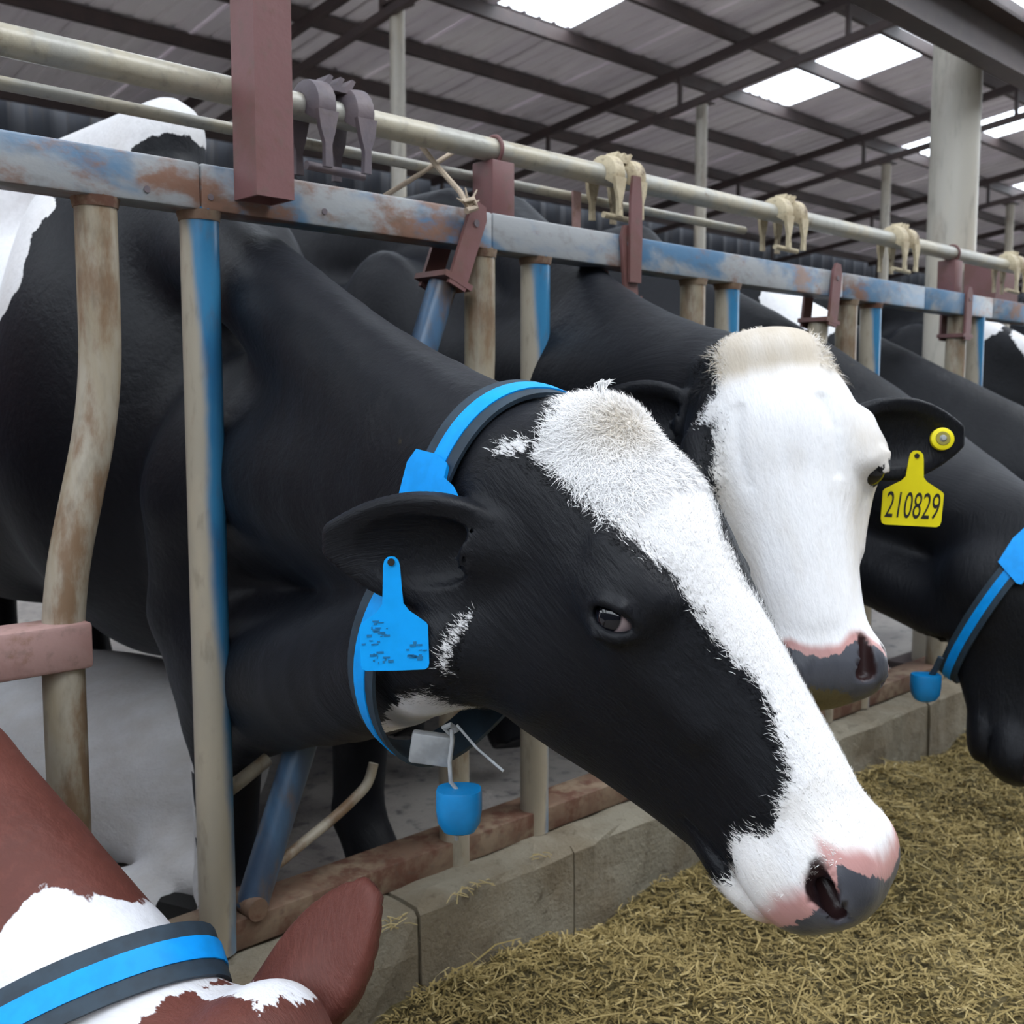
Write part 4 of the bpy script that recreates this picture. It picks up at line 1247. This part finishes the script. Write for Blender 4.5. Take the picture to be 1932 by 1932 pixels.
# ------------------------------------------------------------------ collars and ear tags
def collar(o, name, label, centre, normal, width, top_dir, loose=.0, teal_low=True, stripe=True):
    c = np.asarray(centre, float); n = np.asarray(normal, float); n /= np.linalg.norm(n)
    up = np.asarray(top_dir, float); up = up - n * (up @ n); up /= np.linalg.norm(up); sd = np.cross(n, up)
    o['_noear'] = True
    N_ = 96
    th = np.linspace(0, 2 * np.pi, N_, endpoint=False)
    dirs = np.cos(th)[:, None] * up + np.sin(th)[:, None] * sd
    rad = np.zeros((3, N_))
    for j, off in enumerate((-width / 2, 0, width / 2)):
        lo_ = np.zeros(N_); hi_ = np.full(N_, .30); t_ = np.full(N_, .03)
        done = np.zeros(N_, bool)
        for _ in range(40):
            v = o['f'](c + n * off + dirs * t_[:, None])
            done |= v > 0
            t_ = np.where(done, t_, t_ + .007)
        hi_ = t_.copy(); lo_ = t_ - .007
        for _ in range(8):
            m_ = (lo_ + hi_) / 2; v = o['f'](c + n * off + dirs * m_[:, None])
            hi_ = np.where(v > 0, m_, hi_); lo_ = np.where(v > 0, lo_, m_)
        rad[j] = hi_
    o['_noear'] = False
    r = rad.max(0)
    # a strap is taut: it bridges hollows
    for _ in range(30): r = np.maximum(r, .5 * (np.roll(r, 1) + np.roll(r, -1)))
    k = np.exp(-np.linspace(-2, 2, 9) ** 2); k /= k.sum()
    r = np.convolve(np.concatenate([r[-4:], r, r[:4]]), k, 'valid')
    r = r + .004 + loose * np.clip(-np.cos(th), 0, 1) ** 2
    def band(w, a, b, sl=None):
        """closed band of width w between radial offsets a and b"""
        mb = MB(); vs_, fs_ = [], []
        sec = [(-w / 2, a), (w / 2, a), (w / 2, b * .98), (w / 2 - .002, b), (-w / 2 + .002, b), (-w / 2, b * .98)]
        ids_ = range(N_) if sl is None else sl
        for i in ids_:
            for s_, q in sec: vs_.append(c + n * s_ + dirs[i % N_] * (r[i % N_] + q))
        m_ = len(sec); L_ = len(ids_)
        for i in range(L_ if sl is None else L_ - 1):
            for q in range(m_):
                A_, B_ = i * m_, ((i + 1) % L_) * m_
                fs_.append((A_ + q, B_ + q, B_ + (q + 1) % m_, A_ + (q + 1) % m_))
        if sl is not None:
            fs_.append(tuple(range(m_))); fs_.append(tuple((L_ - 1) * m_ + q for q in range(m_))[::-1])
        return mb.add(vs_, fs_)
    root = empty(name, Vector(c + dirs[N_ // 2] * r[N_ // 2]))
    tag(root, label, 'collar', 'blue cow collars')
    band(width, 0, .005).build('strap', M['collar_navy'], root, auto=40)
    if stripe: band(width * .42, .004, .0068).build('stripe', M['collar_blue'], root, auto=40)
    return root, (lambda ang, off=0, out=0: c + n * off + (math.cos(ang) * up + math.sin(ang) * sd) * (np.interp(ang % (2 * math.pi), np.append(th, 2 * math.pi), np.append(r, r[0])) + out)), band, th

def plate_on(surf, poly, mat, name, parent, th=.006, out=.006):
    """curved plate on a collar: poly in (angle, offset)"""
    mb = MB(); n_ = len(poly); vs_ = []
    for o_ in (out, out + th):
        for a_, s_ in poly: vs_.append(surf(a_, s_, o_))
    cen0 = surf(sum(p[0] for p in poly) / n_, sum(p[1] for p in poly) / n_, out); cen1 = surf(sum(p[0] for p in poly) / n_, sum(p[1] for p in poly) / n_, out + th)
    vs_ += [cen0, cen1]
    fs_ = [(i, (i + 1) % n_, n_ + (i + 1) % n_, n_ + i) for i in range(n_)]
    fs_ += [(2 * n_, (i + 1) % n_, i) for i in range(n_)] + [(2 * n_ + 1, n_ + i, n_ + (i + 1) % n_) for i in range(n_)]
    return mb.add(vs_, fs_).build(name, mat, parent, auto=40)
def weight_mesh(p, w, h, d_, ax):
    """rounded cup shaped weight hanging at p (top centre)"""
    mb = MB(); vs_, fs_ = [], []
    ax = np.asarray(ax, float); dp = np.cross(ax, V(0, 0, 1))
    prof = [(.96, .0), (1.0, -.06), (1.0, -.45), (.93, -.72), (.70, -.92), (.35, -1.0), (.05, -1.01)]
    seg = 28
    vs_.append(p)
    for rr, zz in prof:
        for k_ in range(seg):
            t_ = 2 * math.pi * k_ / seg
            ca, sa = math.cos(t_), math.sin(t_)
            ca = math.copysign(abs(ca) ** .75, ca); sa = math.copysign(abs(sa) ** .75, sa)
            vs_.append(np.asarray(p) + ax * (ca * rr * w / 2) + dp * (sa * rr * d_ / 2) + V(0, 0, zz * h))
    for i in range(len(prof) - 1):
        for k_ in range(seg): fs_.append((1 + i * seg + k_, 1 + i * seg + (k_ + 1) % seg, 1 + (i + 1) * seg + (k_ + 1) % seg, 1 + (i + 1) * seg + k_))
    for k_ in range(seg): fs_.append((0, 1 + (k_ + 1) % seg, 1 + k_))
    fs_.append(tuple(1 + (len(prof) - 1) * seg + k_ for k_ in range(seg))[::-1])
    return mb.add(vs_, fs_)

# near cow
colA, sfA, bandA, thA = collar(A, 'cow_collar', 'blue striped collar on the black cow with the blaze, buckle plate behind her ear', (.75, -.570, .95), (-.10, -.95, -.27), .050, (0, 0, 1), loose=.018)
sgn = 1 if (np.asarray(sfA(math.radians(60))) - np.asarray(sfA(math.radians(-60)))) @ npd(RGT) < 0 else -1
rd = math.radians
plate = [(sgn * rd(d_), s_) for d_, s_ in ((33, -.034), (31, .0), (32, .020), (37, .024), (38, .042), (41, .056), (46, .052), (47, .034), (57, .029), (72, .026), (73, -.034), (57, -.038), (39, -.040))]
plate_on(sfA, plate, M['collar_blue'], 'buckle_plate', colA)
blk = MB().box((-.022, -.008, -.016), (.022, .008, .016), .003).build('metal_block', M['galv'], None)
blk.location = Vector(D(815, 1412, 1.11)); blk.rotation_euler = (0, rd(8), YAW - math.pi / 2); set_parent(blk, colA)
MB().tube([D(852, 1375, 1.09), D(853, 1400, 1.088), D(848, 1435, 1.086), D(850, 1475, 1.086), D(862, 1490, 1.086)], .0022, 10).build('wire_hook', M['galv'], colA)
MB().tube([D(838, 1372, 1.09), D(850, 1368, 1.085), D(862, 1376, 1.09), D(850, 1384, 1.095)], .003, 8, closed=True).build('ring', M['galv'], colA)
MB().tube([D(862, 1368, 1.075), D(900, 1412, 1.06), D(950, 1455, 1.05)], .0014, 8).build('cord', M['galv'], colA)
weight_mesh(D(866, 1488, 1.085), .046, .046, .040, npd(RGT)).build('weight', M['weight_blue'], colA)
MB().tube([D(858, 1560, 1.09), D(862, 1585, 1.092)], [.004, .002], 8).build('tip', M['galv'], colA)
# right edge cow
colC, sfC, bandC, thC = collar(Cc, 'cow_collar', 'blue collar on the black cow at the right edge', (2.27, -.56, .735), (-.03, -.88, -.47), .040, (0, -.47, .88), loose=.012)
sgC = 1 if (np.asarray(sfC(rd(60))) - np.asarray(sfC(rd(-60)))) @ npd(RGT) < 0 else -1
plate_on(sfC, [(sgC * rd(a_), s_) for a_, s_ in ((30, -.03), (30, .03), (50, .034), (72, .034), (73, .026), (68, -.026), (50, -.034))], M['collar_blue'], 'buckle_plate', colC)
weight_mesh(D(1747, 1272, 2.15), .058, .055, .045, npd(RGT)).build('weight', M['weight_blue'], colC)
MB().tube([D(1775, 1240, 2.13), D(1765, 1262, 2.14), D(1757, 1275, 2.15)], .006, 8).build('link', M['collar_navy'], colC)
# red cow
colE, sfE, bandE, thE = collar(E, 'cow_collar', 'blue striped collar on the red and white cow', (.312, -.335, .445), (-.078, -.733, -.677), .054, (.3, -.6, .7), loose=.0)
sgE = 1 if (np.asarray(sfE(rd(60))) - np.asarray(sfE(rd(-60)))) @ npd(RGT) < 0 else -1
plate_on(sfE, [(sgE * rd(a_), s_) for a_, s_ in ((74, -.034), (72, .0), (74, .034), (90, .036), (108, .034), (108, -.034), (90, -.036))], M['collar_blue'], 'buckle_plate', colE)

# ear tags
def flag_tag(name, label, p, mat, k, shape, tilt=0.0, thick=.0022):
    ex = Vector(RGT); ey = Vector((0, 0, 1)); ez = ex.cross(ey)
    rot = Matrix.Rotation(tilt, 3, ez)
    ex, ey = rot @ ex, rot @ ey
    root = empty(name, Vector(p))
    tag(root, label, 'ear tag', 'cattle ear tags')
    half = [(x * k, -y * k) for x, y in shape]
    poly = half + [(-x, y) for x, y in half[::-1]]
    fr = (Vector(p), ex, ey, ez)
    MB().prism(poly, fr, thick).build('flag', mat, root, auto=30)
    MB().tube([Vector(p) + ey * (-10 * k) + ez * .002 - ez * .012, Vector(p) + ey * (-10 * k) + ez * .003], [.0035, .0035], 12).build('stud', M['ink'], root)
    return root, fr
pA = D(738, 1050, 1.012)
shA = [(0, 0), (7, 1), (13, 7), (16, 18), (18, 60), (20, 90), (30, 104), (46, 116), (62, 128), (65, 134), (65, 206), (63, 214), (56, 218), (0, 219)]
tA, frA = flag_tag('ear_tag', 'blue ear tag with faded print on the near black cow', pA, M['tag_blue'], 1.012 / FPX, shA, rd(1.5))
rng_ = random.Random(5)
mb = MB(); kk = 1.012 / FPX
for i in range(46):
    x = rng_.gauss(-30, 9) if i < 32 else rng_.gauss(38, 8); y = rng_.uniform(122, 205) if i < 32 else rng_.uniform(160, 200)
    w_, h_ = rng_.uniform(1, 7), rng_.uniform(.8, 2.6)
    o_ = frA[0] + frA[1] * (x * kk) - frA[2] * (y * kk)
    mb.prism([(-w_ * kk, -h_ * kk), (w_ * kk, -h_ * kk), (w_ * kk, h_ * kk), (-w_ * kk, h_ * kk)], (o_ + frA[3] * .0014, frA[1], frA[2], frA[3]), .0006)
mb.build('faded_print', plastic('faded ink', (0.004, 0.17, 0.40), .5), tA, smooth=False)['kind'] = 'stuff'
pB = D(1730, 850, 1.555)
shB = [(0, 0), (6, 1), (12, 7), (14, 18), (17, 50), (24, 58), (40, 67), (55, 76), (58, 80), (57.5, 132), (55, 140), (49, 143), (0, 143)]
tB, frB = flag_tag('ear_tag', 'yellow ear tag numbered 210829 on the white-faced cow', pB, M['tag_yellow'], 1.555 / FPX, shB, rd(-3))
fc = bpy.data.curves.new('number', 'FONT'); fc.body = '210829'; fc.align_x = 'CENTER'; fc.size = 1.0; fc.shear = .15
to = bpy.data.objects.new('number', fc); COL.objects.link(to)
bpy.context.view_layer.update()
me = bpy.data.meshes.new_from_object(to.evaluated_get(bpy.context.evaluated_depsgraph_get()))
bpy.data.objects.remove(to)
kk = 1.555 / FPX
xs_ = [v_.co.x for v_ in me.vertices]; ys_ = [v_.co.y for v_ in me.vertices]
sx, sy = 104 * kk / (max(xs_) - min(xs_)), 50 * kk / (max(ys_) - min(ys_))
cxm, cym = (max(xs_) + min(xs_)) / 2, (max(ys_) + min(ys_)) / 2
for v_ in me.vertices:
    q = frB[0] + frB[1] * ((v_.co.x - cxm) * sx) + frB[2] * (-104 * kk + (v_.co.y - cym) * sy) + frB[3] * .0016
    v_.co = q
me.materials.append(M['ink'])
to = bpy.data.objects.new('number', me); COL.objects.link(to); set_parent(to, tB)
# round button on the same ear
pb = D(1778, 828, 1.575); nz = npd(cdir(-.1, .1, 1))
bt = empty('ear_button', Vector(pb)); tag(bt, 'round yellow ear button with a silver centre on the white-faced cow', 'ear tag', 'cattle ear tags')
MB().tube([pb - nz * .006, pb + nz * .002, pb + nz * .0032], [.0163, .0163, .0145], 28).build('disc', M['tag_yellow'], bt)
MB().tube([pb + nz * .003, pb + nz * .0048], [.0105, .0095], 24).build('ring', plastic('dull olive plastic', (.28, .23, .03), .4), bt)
MB().tube([pb + nz * .0045, pb + nz * .0085], [.0055, .003], 16).build('pin', M['galv'], bt)
# sliver of yellow tag behind the red cow's ear
pe = D(548, 1814, 1.13)
te = empty('ear_tag', Vector(pe)); tag(te, 'edge of a yellow ear tag behind the red cow ear', 'ear tag', 'cattle ear tags')
MB().prism([(.016 * math.cos(t_), .016 * math.sin(t_)) for t_ in [2 * math.pi * k_ / 20 for k_ in range(20)]], (Vector(pe), RGT, UPV, -FWD), .002).build('flag', M['tag_yellow'], te)
# ------------------------------------------------------------------ chopped feed on the alley floor
def feed_z(x, y):
    d = np.clip((-.10 - y), 0, 5)
    base = .085 + .075 * np.exp(-((d - .15) / .35) ** 2) + .05 * np.exp(-((d - .75) / .4) ** 2)
    n = .018 * np.sin(7.3 * x + 2.1 * y) * np.sin(5.1 * y + 1.7 * x) + .012 * np.sin(17 * x - 9 * y + 1) * np.sin(13 * y + 4 * x) + .006 * np.sin(41 * x + 23 * y) * np.sin(37 * y - 19 * x)
    slump = .035 * np.exp(-((x - 2.3) / .35) ** 2) * np.exp(-(d / .18) ** 2)
    return base + n + slump - .10 * np.clip((1.15 - x) / .6, 0, 1) ** 2
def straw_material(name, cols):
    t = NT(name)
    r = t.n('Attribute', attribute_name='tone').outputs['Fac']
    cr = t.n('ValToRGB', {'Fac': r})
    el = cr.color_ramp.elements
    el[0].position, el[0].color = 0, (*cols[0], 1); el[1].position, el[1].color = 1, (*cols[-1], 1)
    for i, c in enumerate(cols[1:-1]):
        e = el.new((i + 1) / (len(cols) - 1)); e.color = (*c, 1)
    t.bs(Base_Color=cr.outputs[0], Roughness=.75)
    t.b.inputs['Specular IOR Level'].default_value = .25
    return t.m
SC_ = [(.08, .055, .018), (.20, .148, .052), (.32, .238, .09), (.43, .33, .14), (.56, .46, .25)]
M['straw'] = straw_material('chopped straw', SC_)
def mound_material():
    t = NT('feed mound')
    v = t.coord('Object')
    n1 = t.noise(v, 9, 6, .65); n2 = t.noise(v, 70, 5, .7)
    t.bs(Base_Color=t.mix(t.ramp(n2, .38, .64), t.mix(t.ramp(n1, .4, .6), (.07, .052, .018), (.10, .078, .028)), (.20, .155, .06)), Roughness=.9)
    t.bump(n2, .8, .02)
    return t.m
gx = np.concatenate([np.arange(.3, 3.2, .025), np.arange(3.2, 9.5, .07)]); gy = np.concatenate([np.arange(-1.9, -.95, .07), np.arange(-.95, -.085, .022)])
X_, Y_ = np.meshgrid(gx, gy, indexing='ij')
Z_ = feed_z(X_, Y_) + RNG.normal(0, .0025, X_.shape)
vs_ = np.stack([X_, Y_, np.maximum(Z_, .004)], -1).reshape(-1, 3)
i_, j_ = np.meshgrid(np.arange(len(gx) - 1), np.arange(len(gy) - 1), indexing='ij')
a_ = (i_ * len(gy) + j_).ravel()
F_ = np.stack([a_, a_ + len(gy), a_ + len(gy) + 1, a_ + 1], 1)
me = bpy.data.meshes.new('feed_mound'); me.from_pydata(vs_.tolist(), [], F_.tolist()); me.update()
me.polygons.foreach_set('use_smooth', [True] * len(me.polygons))
me.materials.append(mound_material())
mound = bpy.data.objects.new('chopped_feed', me); COL.objects.link(mound)
tag(mound, 'heap of chopped golden straw feed along the kerb', 'feed', kind='stuff')
def blades(n, xr, yr, lr, wr, zoff, seed, name, tilt=.5, dens=None):
    rng = np.random.default_rng(seed)
    x = rng.uniform(xr[0] ** .5, xr[1] ** .5, n) ** 2 if dens is None else dens(rng, n)
    y = rng.uniform(*yr, n)
    z = np.maximum(feed_z(x, y), .004) + rng.uniform(zoff[0], zoff[1], n)
    az = rng.uniform(0, 2 * np.pi, n); el_ = rng.normal(0, tilt, n) * .6
    L = rng.uniform(*lr, n) * rng.choice([.6, 1, 1.5], n, p=[.5, .38, .12]); W = rng.uniform(*wr, n)
    d = np.stack([np.cos(az) * np.cos(el_), np.sin(az) * np.cos(el_), np.sin(el_)], 1)
    s = np.stack([-np.sin(az), np.cos(az), rng.normal(0, .5, n)], 1); s /= np.linalg.norm(s, axis=1, keepdims=True)
    c = np.stack([x, y, z], 1)
    bend = np.stack([rng.normal(0, .22, n), rng.normal(0, .22, n), rng.normal(0, .18, n)], 1) * L[:, None]
    p0, p1, p2 = c - d * L[:, None] / 2, c + bend * .5, c + d * L[:, None] / 2
    w = s * W[:, None]
    vs_ = np.stack([p0 - w, p0 + w, p1 - w, p1 + w, p2 - w * .6, p2 + w * .6], 1).reshape(-1, 3)
    vs_[:, 1] = np.minimum(vs_[:, 1], -.108)
    b = np.arange(n)[:, None] * 6
    Fq = np.concatenate([b + np.array([0, 1, 3, 2]), b + np.array([2, 3, 5, 4])])
    me = bpy.data.meshes.new(name)
    me.vertices.add(len(vs_)); me.vertices.foreach_set('co', vs_.astype(np.float32).ravel())
    me.loops.add(Fq.size); me.loops.foreach_set('vertex_index', Fq.astype(np.int32).ravel())
    me.polygons.add(len(Fq)); me.polygons.foreach_set('loop_start', np.arange(0, Fq.size, 4, dtype=np.int32))
    me.update(calc_edges=True)
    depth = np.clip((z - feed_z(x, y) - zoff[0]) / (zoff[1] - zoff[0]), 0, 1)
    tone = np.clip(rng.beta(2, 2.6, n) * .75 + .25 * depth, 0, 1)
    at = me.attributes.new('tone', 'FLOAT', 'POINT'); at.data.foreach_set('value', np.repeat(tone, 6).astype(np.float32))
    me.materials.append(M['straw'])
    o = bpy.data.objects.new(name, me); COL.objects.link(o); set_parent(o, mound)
    o['kind'] = 'stuff'
    return o
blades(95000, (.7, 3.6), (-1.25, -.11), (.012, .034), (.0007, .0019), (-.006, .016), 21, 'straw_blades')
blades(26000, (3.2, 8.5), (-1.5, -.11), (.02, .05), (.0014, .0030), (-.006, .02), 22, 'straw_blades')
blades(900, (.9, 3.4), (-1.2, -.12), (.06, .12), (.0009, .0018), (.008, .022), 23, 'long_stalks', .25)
# a few wisps lying on the kerb top
rng_ = np.random.default_rng(3)
mb = MB()
for px, py, n_ in ((740, 1748, 9), (868, 1688, 8), (900, 1670, 7), (1010, 1620, 6), (740, 1735, 5)):
    q = npd(on_z(px, py, KERB_Z + .004))
    for k_ in range(n_):
        c_ = q + V(rng_.normal(0, .012), rng_.normal(0, .006), 0); c_[1] = min(c_[1], -.03)
        az = rng_.uniform(0, 6.28); L = rng_.uniform(.012, .034)
        d_ = V(math.cos(az), math.sin(az), rng_.normal(.1, .15)) * L / 2
        mb.tube([c_ - d_, c_ + V(0, 0, rng_.uniform(.001, .005)), c_ + d_ + V(0, 0, .002)], .0009, 4, cap=False)
o_ = mb.build('straw_wisps', M['straw'])
at = o_.data.attributes.new('tone', 'FLOAT', 'POINT'); at.data.foreach_set('value', np.full(len(o_.data.vertices), .85, np.float32))
tag(o_, 'few straw wisps lying on top of the concrete kerb', 'straw', kind='stuff')
